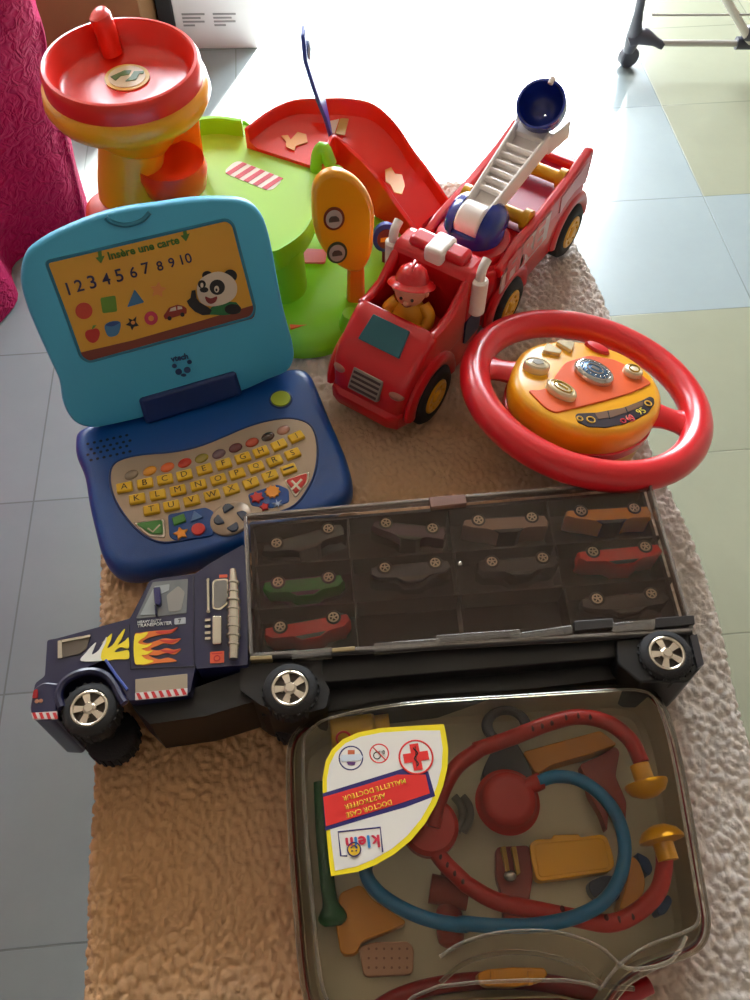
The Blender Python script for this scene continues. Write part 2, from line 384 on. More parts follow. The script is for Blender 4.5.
# ================================================================== BED WITH MAGENTA COVER
def bed():
    m = bpy.data.materials.new('magenta_cloth'); m.use_nodes = True; nt = m.node_tree; b = nt.nodes['Principled BSDF']
    b.inputs['Base Color'].default_value = lin((158, 6, 72)); b.inputs['Roughness'].default_value = .8; b.inputs['Specular IOR Level'].default_value = .2
    b.inputs['Sheen Weight'].default_value = .0
    tc = nt.nodes.new('ShaderNodeTexCoord')
    v = nt.nodes.new('ShaderNodeTexNoise'); v.inputs['Scale'].default_value = 48; v.inputs['Detail'].default_value = 2; v.inputs['Distortion'].default_value = 1.5
    nt.links.new(tc.outputs['Object'], v.inputs['Vector'])
    bp = nt.nodes.new('ShaderNodeBump'); bp.inputs['Strength'].default_value = 1; bp.inputs['Distance'].default_value = .010
    nt.links.new(v.outputs['Fac'], bp.inputs['Height']); nt.links.new(bp.outputs[0], b.inputs['Normal'])
    bt = thing('bed', 'bed base and mattress hidden under the magenta bedspread', 'bed', (-1.25, .5, 0))
    mb = MB(); mb.box(-.55, .35, -1.2, .7, .0, .3); mb.build('bed_base', wood, bt, bevel=.01)
    mb = MB(); mb.box(-.55, .40, -1.2, .72, .3, .44); mb.build('mattress', pvc, bt, bevel=.04, seg=4)
    # bedspread: top and the side hanging over the corner (outline followed from above, counter-clockwise)
    bm = bmesh.new()
    path = []
    for k in range(140):                       # side facing the table
        t = k / 139; fl = max(0, min(1, (-.9 + 2.22 * t - 1.14) / .2)); path.append((-.77 + .135 * t + .075 * fl * fl * (3 - 2 * fl), -.9 + 2.22 * t, 1, 0))
    for k in range(12):
        a = PI / 2 * k / 11; path.append((-.56 + .05 * (math.cos(a) - 1) , 1.32 + .09 * math.sin(a), math.cos(a), math.sin(a)))
    for k in range(1, 70):
        t = k / 69; path.append((-.61 - 1.1 * t, 1.41, 0, 1))
    rows = []
    NZ = 46
    for j in range(NZ + 1):
        t = j / NZ; z = .004 + .476 * t
        row = []
        for k, (x, y, nx_, ny_) in enumerate(path):
            s = k * .016
            fold = (.022 * math.sin(s * 17 + 1.3 * math.sin(s * 6) + 1.2 * t) + .006 * math.sin(s * 41 + t * 3)) * (1 - t * .4)
            fold += .012 * noise.noise(Vector((s * 8, t * 6, 3)))
            lean = .0 + .05 * t
            if t > .92: lean -= (t - .92) * .3
            row.append(bm.verts.new((x + nx_ * (lean + fold) , y + ny_ * (fold + .02), z)))
        rows.append(row)
    top = []
    for q in range(1, 14):
        row = []
        for k, (x, y, nx_, ny_) in enumerate(path):
            c = Vector((-1.35, .3, 0)); p0 = rows[NZ][k].co
            p = Vector((p0.x, p0.y, 0)).lerp(c, q / 13 * .98)
            row.append(bm.verts.new((p.x, p.y, .485 + .012 * noise.noise(Vector((p.x * 9, p.y * 9, 0))) + .006 * min(q, 3))))
        rows.append(row)
    for a, b_ in zip(rows, rows[1:]):
        for k in range(len(path) - 1): bm.faces.new([a[k], a[k + 1], b_[k + 1], b_[k]])
    mb = MB(); mb.bm.free(); mb.bm = bm
    tag(mb.build('bedspread', m, ang=180), 'magenta quilted bedspread hanging in folds beside the yellow funnel tower', 'bedspread')
bed()

# ================================================================== BOXES AT THE BACK
card = mat('cardboard', (138, 94, 54), .8, var=.15, vscale=8, bump=.1)
M_ = Matrix.Translation(atf(105, 42) + Vector((0, .02, 0)))
cb = thing('cardboard_box', 'brown cardboard box standing behind the red funnel', 'box', Matrix.Translation((-.60, 1.80, 0)))
mb = MB(); mb.box(-.16, .12, 0, .30, 0, .34); mb.build('box_body', card, cb, bevel=.003)
mb = MB(); mb.prism([(-.16, .0), (-.02, .0), (-.02, .145), (-.16, .145)], .34, .343); mb.prism([(-.018, 0), (.12, 0), (.12, .145), (-.018, .145)], .34, .343)
mb.build('flap', card, cb)
mb = MB(); mb.box(-.16, .12, -.0015, 0, .20, .245); mb.build('packing_tape', mat('tape', (124, 88, 52), .3), cb)
wb = thing('printed_box', 'white box with grey print and a black side, behind the toy garage', 'box', Matrix.Translation(atf(180, 49)) @ Matrix.Rotation(math.radians(1), 4, 'Z'))
bw = (atf(258, 48) - atf(180, 49)).x
mb = MB(); mb.box(0, bw, 0, .26, 0, .40); mb.build('carton', mat('white_card', (226, 226, 228), .5), wb, bevel=.002)
mb = MB(); mb.box(-.035, -.0005, -.002, .262, 0, .40); mb.build('black_side', mat('black_card', (34, 32, 36), .5), wb, bevel=.002)
fr = Fr(wb.matrix_world.translation, (1, 0, 0), (0, 0, 1))
gp = mat('grey_print', (150, 150, 152), .6)
for (x, z, wd) in ((.018, .135, .052), (.085, .135, .05), (.018, .075, .05), (.086, .075, .05)):
    mb = MB()
    for k in range(4): mb.box(x, x + wd * (1, .8, .95, .5)[k], -.0012, 0, z - .008 * k, z - .008 * k + .0035)
    mb.build('print_block', gp, wb)

# ================================================================== DRYING RACK
rk = thing('drying_rack', 'grey metal drying rack with dark plastic feet on the tiled floor', 'drying rack', atf(626, 66))
O_ = rk.matrix_world.translation.copy()
def RK(px, py, z): return tuple(atf(px, py, z) - O_)
dark = mat('dark_grey_plastic', (62, 62, 74), .4)
steel = mat('rack_steel', (176, 172, 166), .35, metal=.5)
mb = MB(); MW = Matrix.Translation((0, 0, .022)) @ Matrix.Rotation(.35, 4, 'Z') @ Matrix.Rotation(PI / 2, 4, 'X')
mb.lathe([(.004, -.011), (.019, -.011), (.022, -.008), (.022, .008), (.019, .011), (.004, .011)], 28, MW); mb.build('castor', dark, rk)
mb = MB(); mb.tube(smooth_open([RK(628, 52, .04), RK(633, 38, .07), RK(637, 20, .11), RK(641, 0, .15), RK(643, -14, .18)]), [.010, .012, .013, .014, .015, .016, .016, .016, .015, .014, .014, .012, .012, .011, .010, .010, .010, .010, .010, .010, .010, .010, .010, .010, .009], 12); mb.build('foot_bracket', dark, rk)
mb = MB(); mb.tube(smooth_open([RK(628, 42, .065), RK(640, 36, .075), RK(652, 40, .07), RK(663, 46, .06)], 4), [.011, .014, .016, .016, .017, .017, .016, .014, .012, .010, .009, .009, .008], 12); mb.build('foot_arm', dark, rk)
mb = MB(); mb.tube([RK(655, 43, .065), RK(850, 44, .065)], .0065, 12); mb.build('crossbar', steel, rk)
mb = MB(); mb.tube(smooth_open([RK(650, -30, .14), RK(650, 0, .14), RK(651, 10, .14), RK(656, 14, .14), RK(670, 15, .14), RK(850, 14, .14)], 5), .0022, 8); mb.build('wire_rail', steel, rk)
mb = MB(); mb.tube([RK(715, -20, .22), RK(744, 30, .10), RK(752, 44, .065)], .0085, 12); mb.build('diagonal_leg', mat('white_tube', (214, 210, 200), .4), rk)
mb = MB(); mb.tube([RK(736, 43, .065), RK(765, 43, .065)], .013, 14); mb.ball(RK(750, 33, .09), .016); mb.build('joint', dark, rk)
mb = MB(); mb.lathe([(.004, -.011), (.019, -.011), (.022, -.008), (.022, .008), (.019, .011), (.004, .011)], 28, Matrix.Translation(tuple(Vector(RK(850, 66, 0)) + Vector((0, 0, .022)))) @ Matrix.Rotation(PI / 2, 4, 'Y'))
mb.tube([tuple(Vector(RK(850, 66, 0)) + Vector((0, 0, .03))), RK(850, 44, .065)], .010); mb.build('castor', dark, rk)
# ================================================================== TOY LAPTOP
def C7(x, y): return (80 + x / 2.778, 390 + y / 2.778)
def C3(x, y): return (x / 2.083, 190 + y / 2.083)
def C6(x, y): return (40 + x / 3.261, 210 + y / 3.261)
navy = mat('royal_blue_plastic', (8, 72, 148), .32, coat=.15, bump=.12, bscale=900)
sky_b = mat('light_blue_plastic', (72, 176, 216), .42, bump=.12, bscale=900)
yel_k = mat('key_yellow', (232, 188, 40), .3)
ink = mat('black_ink', (24, 22, 24), .5)
def laptop():
    A, B = at(95, 432, .035), at(295, 378, .035)
    hx = (B - A).normalized()
    org = at(215, 480, 0)
    fb = Fr(org, hx, Vector((-hx.y, hx.x, 0)))
    lp = thing('toy_laptop', 'blue toy laptop with letter keyboard standing open, light blue screen lid', 'toy laptop', fb.M)
    H = .030
    out = [C3(*p) for p in ((165, 512), (159, 535), (162, 560), (178, 600), (188, 660), (202, 720), (215, 765), (235, 795), (262, 806), (310, 803), (400, 782), (520, 742), (640, 695), (700, 668), (726, 648), (735, 620), (724, 570), (704, 520), (682, 470), (664, 425), (648, 392), (622, 380), (560, 392), (430, 425), (300, 465), (200, 495))]
    P = smooth_closed(fb.poly(out, .018), 4)
    cx = sum(p[0] for p in P) / len(P); cy = sum(p[1] for p in P) / len(P)
    def sc(k): return [(cx + (p[0] - cx) * k, cy + (p[1] - cy) * k) for p in P]
    mb = MB(); mb.loft([[(x, y, z) for x, y in sc(k)] for k, z in ((.955, 0), (.985, .003), (1, .010), (1, .018), (.985, .025), (.955, .0288), (.92, .030), (.90, .0302))])
    mb.build('base', navy, lp, ang=60)
    # seam line around the side
    # metallic panel
    pan = [C7(*p) for p in ((84, 250), (90, 215), (115, 195), (170, 182), (250, 175), (320, 162), (390, 136), (460, 106), (520, 88), (580, 80), (630, 92), (652, 120), (660, 170), (652, 230), (630, 280), (595, 322), (540, 345), (470, 365), (410, 385), (335, 408), (290, 418), (235, 425), (190, 412), (150, 380), (115, 335), (92, 290))]
    PP = smooth_closed(fb.poly(pan, H), 4)
    mb = MB(); mb.prism(PP, H - .001, H + .0012); mb.build('keyboard_panel', mat('satin_gold_grey', (166, 148, 130), .32, metal=.55), lp, bevel=.0006)
    mb = MB(); mb.tube([(x, y, H + .0008) for x, y in PP], .0012, 6, closed=True); mb.build('panel_rim', mat('deep_blue', (10, 48, 110), .35), lp)
    W = H + .0012
    # keys
    rows = [('ABCDEFGHIJ', ((125, 273), (182, 262), (237, 251), (291, 239), (346, 223), (400, 208), (453, 191), (503, 174), (553, 155), (601, 133))),
            ('KLMNOPQRS', ((160, 305), (217, 294), (273, 281), (330, 267), (385, 251), (437, 235), (490, 217), (541, 199), (591, 180))),
            ('TUVWXYZ_', ((200, 335), (255, 324), (311, 310), (367, 295), (421, 279), (475, 261), (528, 241), (580, 223)))]
    for chars, pts in rows:
        for i, (c, p) in enumerate(zip(chars, pts)):
            q = fb.px(*C7(*p), W); j = min(i + 1, len(pts) - 1); k = max(i - 1, 0)
            d = fb.px(*C7(*pts[j]), W) - fb.px(*C7(*pts[k]), W); ang = math.atan2(d.y, d.x)
            M = Matrix.Translation((q.x, q.y, W)) @ Matrix.Rotation(ang, 4, 'Z')
            w2, h2 = .0077, .0052
            mb = MB(); mb.box(-w2, w2, -h2, h2, -.001, .0036); kk = mb.build('key', yel_k, lp, bevel=.0013, M=M)
            if c == '_':
                mb = MB(); mb.prism([(-.0055, -.001), (.0055, -.001), (.0055, .001), (-.0055, .001)], .0036, .0040); mb.build('lettering', ink, kk)
            else:
                me = text_mesh(c, offset=0.0); bm = bmesh.new(); bm.from_mesh(me); bpy.data.meshes.remove(me)
                x0 = min(v.co.x for v in bm.verts); x1 = max(v.co.x for v in bm.verts); y0 = min(v.co.y for v in bm.verts); y1 = max(v.co.y for v in bm.verts)
                s = .0064 / (y1 - y0)
                bm.transform(Matrix.Translation((0, 0, .0038)) @ Matrix.Diagonal((s * 1.0, s, 1, 1)) @ Matrix.Translation((-(x0 + x1) / 2, -(y0 + y1) / 2, 0)))
                t = MB(); t.bm.free(); t.bm = bm; t.build('lettering', ink, kk, smooth=False)
    # round coloured buttons
    cols = ((150, 134, 112), (222, 150, 42), (224, 106, 50), (214, 62, 40), (150, 134, 40), (112, 84, 92), (118, 56, 58), (196, 84, 58), (70, 42, 28), (196, 140, 118))
    bp = ((143, 236), (194, 225), (243, 215), (291, 203), (338, 190), (386, 178), (432, 161), (478, 146), (522, 130), (565, 112))
    for i, (c, p) in enumerate(zip(cols, bp)):
        q = fb.px(*C7(*p), W)
        mb = MB(); mb.ball((0, 0, 0), .0068, sc=(1.05, .78, .42)); mb.build('colour_button', mat('btn%d' % i, c, .15, coat=.5), lp, M=Matrix.Translation(q) @ Matrix.Rotation(.25, 4, 'Z'))
    # power button
    q = fb.px(200, 382, H)  # placeholder position refined below
    q = fb.px(*C7(558, 27), H)
    mb = MB(); mb.lathe([(.0105, -.001), (.0105, .0016), (.0098, .0026), (.004, .0032), (.0001, .0033)], 28); mb.build('power_button', mat('lime_button', (160, 180, 40), .35), lp, M=Matrix.Translation(q))
    mb = MB(); mb.torus(.0112, .0011, n=32, m=8); mb.build('button_ring', mat('deep_blue', (10, 48, 110), .35), lp, M=Matrix.Translation(q + Vector((0, 0, .0006))))
    # big green tick key and red cross key
    def keypoly(pts, h, m, name, r=.003):
        PQ = rpoly(fb.poly([C7(*p) for p in pts], W), r, 4)
        mb = MB(); mb.prism(PQ, W - .0008, W + h); return mb.build(name, m, lp, bevel=.001)
    silver = mat('silver_trim', (190, 180, 168), .25, metal=.8)
    keypoly(((148, 370), (236, 358), (238, 412), (190, 408)), .0012, silver, 'key_surround')
    g = keypoly(((156, 374), (230, 364), (232, 404), (196, 402)), .003, mat('green_key', (70, 140, 60), .3), 'tick_key')
    keypoly(((566, 250), (640, 226), (636, 256), (598, 302)), .0012, silver, 'key_surround')
    r_ = keypoly(((572, 254), (632, 234), (630, 256), (600, 292)), .003, mat('red_key', (206, 48, 40), .3), 'cross_key')
    def stroke(pts, w_, z, m, name='mark', r=.0009):
        mb = MB(); mb.tube([tuple(fb.px(*C7(*p), z)) for p in pts], r, 6, flat=.4); return mb.build(name, m, lp)
    wh = mat('cream_print', (226, 214, 190), .5)
    stroke(((188, 384), (202, 394), (222, 374)), 0, W + .0032, wh)
    for p in (((588, 252), (612, 276)), ((616, 248), (588, 276))): stroke(p, 0, W + .0032, wh, r=.0012)
    # blue panels with shape keys
    keypoly(((244, 346), (350, 326), (372, 338), (366, 378), (372, 404), (330, 412), (262, 418), (248, 408)), .0007, navy, 'shape_panel')
    keypoly(((466, 290), (548, 262), (580, 276), (582, 312), (530, 330), (476, 322)), .0007, navy, 'shape_panel')
    Z = W + .0007
    def shape(poly, m, h=.002, name='shape_key', bev=.0006):
        mb = MB(); mb.prism(poly, Z - .0005, Z + h); mb.build(name, m, lp, bevel=bev)
    def c7(x, y): q = fb.px(*C7(x, y), Z); return (q.x, q.y)
    c = c7(276, 363); shape(rpoly([(c[0] - .006, c[1] - .0045), (c[0] + .006, c[1] - .0035), (c[0] + .006, c[1] + .0055), (c[0] - .006, c[1] + .0045)], .001), mat('green_key', (70, 140, 60), .3))
    c = c7(322, 354); shape([(c[0] - .006, c[1] - .004), (c[0] + .0065, c[1] - .003), (c[0], c[1] + .007)], mat('blue_key', (70, 110, 170), .3))
    c = c7(281, 400); shape(star(c, .0075, .5), mat('amber', (236, 150, 40), .35))
    c = c7(329, 388); shape(disc(c, .0065), mat('red_key', (206, 48, 40), .3))
    c = c7(492, 300); shape(star(c, .0072, .6, 6), mat('red_key', (206, 48, 40), .3))
    c = c7(535, 284); shape(star(c, .0078, .75, 10), mat('amber', (236, 150, 40), .35))
    c = c7(513, 326); shape(star(c, .005, .6, 5), mat('red_key', (206, 48, 40), .3))
    c = c7(549, 318); shape(star(c, .006, .25, 6), mat('pale_blue_print', (170, 190, 220), .4))
    # direction pad
    q = fb.px(*C7(420, 358), W)
    mb = MB(); mb.lathe([(.0205, -.0005), (.0205, .001), (.019, .002), (.0005, .0022)], 36, sx=1, sy=.86); mb.build('pad', mat('satin_gold_grey', (166, 148, 130), .32, metal=.55), lp, M=Matrix.Translation(q) @ Matrix.Rotation(.35, 4, 'Z'))
    dk = mat('slate_key', (58, 70, 92), .2, coat=.4)
    for p, r in (((410, 329), 0), ((385, 364), PI / 2), ((427, 384), PI), ((452, 349), -PI / 2)):
        q = fb.px(*C7(*p), W + .002)
        mb = MB(); mb.prism(rpoly([(-.006, -.0035), (.006, -.0035), (.004, .003), (0, .0048), (-.004, .003)], .0018), -.0005, .0024)
        mb.build('arrow_key', dk, lp, bevel=.001, M=Matrix.Translation(q) @ Matrix.Rotation(r + .3, 4, 'Z'))
    # speaker holes
    hole = mat('hole_black', (10, 20, 44), .7)
    mb = MB()
    for a in range(7):
        for b_ in range(4):
            x, y = 22 + a * 18 + (b_ % 2) * 9, 150 + b_ * 15 - a * 4
            q = fb.px(*C7(x, y), H); mb.lathe([(.0017, -.0004), (.0017, .0003)], 8, Matrix.Translation((q.x, q.y, H)))
    mb.build('speaker_holes', hole, lp)
    mb = MB()
    for a in range(6):
        for b_ in range(3):
            x, y = 560 + a * 13 + b_ * 4, -10 + b_ * 12 - a * 2
            q = fb.px(*C7(x - 90, y + 18), H)
    mb.bm.free()
    # ---- lid
    ph = math.radians(112)
    perp = Vector((-hx.y, hx.x, 0)); up = perp * (-math.cos(ph)) + Vector((0, 0, 1)) * math.sin(ph)
    fw = Fr(A, hx, up)                       # world frame of the lid's front face
    Ml = lp.matrix_world.inverted() @ fw.M   # its place inside the laptop
    def part(mb, name, m, parent=None, **k):
        return mb.build(name, m, parent or lid, **k)
    lo = [C3(*p) for p in ((45, 165), (44, 200), (58, 250), (84, 312), (108, 365), (124, 400), (130, 440), (142, 470), (162, 491), (195, 498), (245, 489), (300, 476), (400, 450), (500, 423), (560, 397), (600, 380), (614, 355), (612, 325), (603, 290), (588, 230), (575, 160), (562, 95), (545, 50), (515, 24), (470, 18), (400, 20), (330, 30), (270, 38), (200, 55), (120, 88), (75, 115), (55, 135))]
    P = smooth_closed(fw.poly(lo), 3)
    cx = sum(p[0] for p in P) / len(P); cy = sum(p[1] for p in P) / len(P)
    def sc(k): return [(cx + (p[0] - cx) * k, cy + (p[1] - cy) * k) for p in P]
    mb = MB(); mb.loft([[(x, y, z) for x, y in sc(k)] for k, z in ((.93, -.021), (.98, -.018), (1, -.011), (1, -.006), (.985, -.001), (.965, 0))])
    lid = mb.build('screen_lid', sky_b, lp, ang=60); lid.matrix_local = Ml
    edge = sc(.93)
    scr = [(46, 262), (226, 219.5), (233, 224), (241, 255), (255, 309), (251, 317), (89, 362), (81, 357), (66, 315)]
    SP = rpoly(fw.poly(scr), .004, 4)
    mb = MB(); mb.tube([(x, y, 0) for x, y in SP], .0016, 8, closed=True); part(mb, 'screen_rim', mat('teal_rim', (40, 120, 150), .4))
    mb = MB(); mb.prism(SP, -.001, .0004); part(mb, 'screen', mat('screen_card', (214, 158, 40), .28))
    # brown ledge on the card
    br = fw.poly([C6(*p) for p in ((132, 464), (300, 425), (500, 368), (694, 310), (702, 330), (698, 346), (690, 354), (560, 390), (300, 462), (165, 496), (150, 494), (138, 482))])
    mb = MB(); mb.prism(br, .0003, .0007); part(mb, 'screen_ledge', mat('brown_print', (120, 52, 34), .35))
    gre = mat('green_print', (74, 120, 40), .5); nav = mat('navy_print', (52, 50, 84), .5)
    words(fw, 'Insère une carte', C6(226, 162), C6(456, 108), .0006, gre, lid, 1.0, offset=.03)
    for i, (a, b_) in enumerate((((88, 278), (103, 275)), ((121, 267), (146, 261)), ((165, 257), (188, 251)), ((208, 246), (234, 240)), ((252, 235), (276, 229)), ((298, 222), (320, 217)), ((338, 209), (362, 203)), ((385, 199), (405, 194)), ((424, 188), (443, 183)), ((463, 178), (498, 169)))):
        words(fw, '1 2 3 4 5 6 7 8 9 10'.split()[i], C6(*(a if i else (94, 277))), C6(*(b_ if i else (101, 275.5))), .0006, nav, lid, 1.0, offset=.01)
    def deco(pts, m, name='printed_shape', z=.0006, th=.0003, smooth_=False, r=0):
        q = fw.poly([C6(*p) for p in pts])
        if smooth_: q = smooth_closed(q, 4)
        if r: q = rpoly(q, r)
        mb = MB(); mb.prism(q, z - .0002, z + th); return part(mb, name, m)
    for cx_, cy_ in ((195, 152), (472, 80)):
        deco(((cx_ - 7, cy_ - 20), (cx_ + 5, cy_ - 22), (cx_ + 7, cy_ - 2), (cx_ + 16, cy_ - 4), (cx_ + 4, cy_ + 22), (cx_ - 14, cy_ + 3), (cx_ - 5, cy_ + 1)), gre, 'printed_arrow')
    redp = mat('red_print', (200, 66, 44), .45); blup = mat('blue_print', (60, 116, 160), .45); pinkp = mat('pink_print', (196, 52, 84), .45); ora = mat('orange_print', (218, 140, 62), .45)
    whp = mat('white_print', (214, 200, 180), .45); blk = mat('black_print', (30, 26, 28), .45); g2 = mat('leaf_print', (104, 150, 48), .45)
    def ell(cx_, cy_, rx, ry, n=20, rot=0): return [(cx_ + rx * math.cos(2 * PI * k / n) * math.cos(rot) - ry * math.sin(2 * PI * k / n) * math.sin(rot), cy_ + rx * math.cos(2 * PI * k / n) * math.sin(rot) + ry * math.sin(2 * PI * k / n) * math.cos(rot)) for k in range(n)]
    deco(ell(143, 328, 28, 27), redp); deco(((196, 286), (246, 278), (252, 330), (204, 336)), g2, r=.002)
    deco(((308, 258), (340, 300), (284, 316)), blup, r=.001)
    deco([(385 + 27 * (1 if k % 2 == 0 else .52) * math.sin(PI * k / 5 + .1), 260 - 27 * (1 if k % 2 == 0 else .52) * math.cos(PI * k / 5 + .1)) for k in range(10)], ora)
    deco(((150, 395), (168, 388), (186, 386), (195, 398), (190, 420), (176, 432), (160, 428), (148, 412)), mat('apple_print', (190, 44, 34), .45), 'printed_apple', smooth_=True); deco(((168, 390), (172, 376), (184, 374), (176, 384)), g2, 'printed_leaf')
    deco(((212, 374), (236, 362), (260, 364), (262, 382), (252, 406), (226, 412), (214, 396)), blup, 'printed_cup', smooth_=True); deco(((214, 374), (234, 364), (258, 366), (236, 378)), mat('darkblue_print', (44, 74, 130), .45), 'printed_cup_rim', z=.0008, smooth_=True)
    deco(((288, 352), (302, 358), (314, 346), (312, 364), (322, 376), (306, 380), (300, 392), (294, 378), (280, 374), (292, 364)), blk, 'printed_bee'); deco(ell(303, 366, 7, 6), ora, 'printed_bee_body', z=.0008)
    deco(ell(362, 352, 22, 22), pinkp, 'printed_ring'); deco(ell(362, 352, 9, 9), ora, 'printed_ring_centre', z=.0008)
    deco(((402, 344), (410, 334), (420, 318), (448, 308), (466, 312), (478, 320), (478, 336), (440, 348), (408, 356)), mat('car_print', (150, 50, 34), .45), 'printed_car', r=.001)
    deco(((422, 330), (426, 320), (442, 314), (444, 326)), whp, 'printed_window', z=.0008); deco(((448, 324), (448, 312), (462, 314), (464, 321)), whp, 'printed_window', z=.0008)
    for c_ in ((422, 352), (464, 340)): deco(ell(c_[0], c_[1], 7, 7), blk, 'printed_wheel', z=.0008)
    # panda
    deco(((556, 318), (590, 296), (640, 300), (655, 318), (650, 335), (600, 342), (552, 340)), mat('shirt_print', (34, 110, 60), .45), 'panda_shirt', z=.0008)
    deco(ell(628, 322, 27, 17), blk, 'panda_arm', z=.0011)
    deco(((478, 296), (490, 286), (494, 262), (506, 260), (510, 286), (520, 300), (548, 316), (560, 326), (552, 340), (530, 342), (504, 330), (486, 312)), blk, 'panda_arm', z=.0009)
    deco(ell(545, 212, 17, 14), blk, 'panda_ear', z=.0009); deco(ell(620, 214, 22, 21), blk, 'panda_ear', z=.0009)
    deco(((512, 270), (514, 240), (536, 214), (580, 200), (618, 212), (640, 240), (638, 276), (612, 300), (570, 312), (538, 308), (520, 294)), whp, 'panda_head', z=.0012, smooth_=True)
    deco(ell(577, 250, 25, 25), blk, 'panda_eye_patch', z=.0015); deco(ell(527, 240, 13, 13), blk, 'panda_eye_patch', z=.0015)
    deco(ell(575, 256, 8, 11), whp, 'panda_eye', z=.0018); deco(ell(527, 243, 5, 8), whp, 'panda_eye', z=.0018)
    deco(ell(574, 258, 3.5, 5), blk, 'panda_pupil', z=.0021); deco(ell(534, 258, 14, 9), blk, 'panda_nose', z=.0018)
    deco(((538, 280), (556, 286), (576, 280), (572, 296), (556, 304), (542, 296)), mat('mouth_print', (130, 40, 40), .45), 'panda_mouth', z=.0018, smooth_=True)
    # logo under the screen
    words(fw, 'vtech', C6(428, 495), C6(484, 484), .0003, mat('logo_navy', (24, 56, 104), .45), lid, 1.1, offset=.04, name='logo_lettering')
    ln = mat('logo_navy', (24, 56, 104), .45)
    for c_, rx, ry in (((438, 508), 8, 7), ((487, 495), 8, 7)): deco(ell(c_[0], c_[1], rx, ry), ln, 'logo_ear', z=.0004)
    deco(ell(452, 527, 11, 10), ln, 'logo_eye', z=.0004); deco(ell(480, 521, 11, 10), ln, 'logo_eye', z=.0004); deco(ell(468, 538, 9, 5), ln, 'logo_nose', z=.0004)
    # half round finger notch at the top edge (darker rim)
    q0 = [fw.px(*C6(*p)) for p in ((214, 22), (232, 38), (265, 48), (300, 46), (335, 32), (358, 8))]
    mb = MB(); mb.tube(smooth_open([tuple(p + Vector((0, 0, .0005))) for p in q0]), .0022, 8); part(mb, 'finger_notch', mat('teal_rim', (40, 120, 150), .4))
    # hinge block
    hb = [C3(*p) for p in ((288, 434), (490, 376), (505, 424), (304, 488))]
    q = fw.poly(hb); mb = MB(); mb.prism(q, -.020, .004)
    o = mb.build('hinge', mat('hinge_blue', (12, 44, 104), .4), lp, bevel=.004, seg=4); o.matrix_local = Ml
laptop()

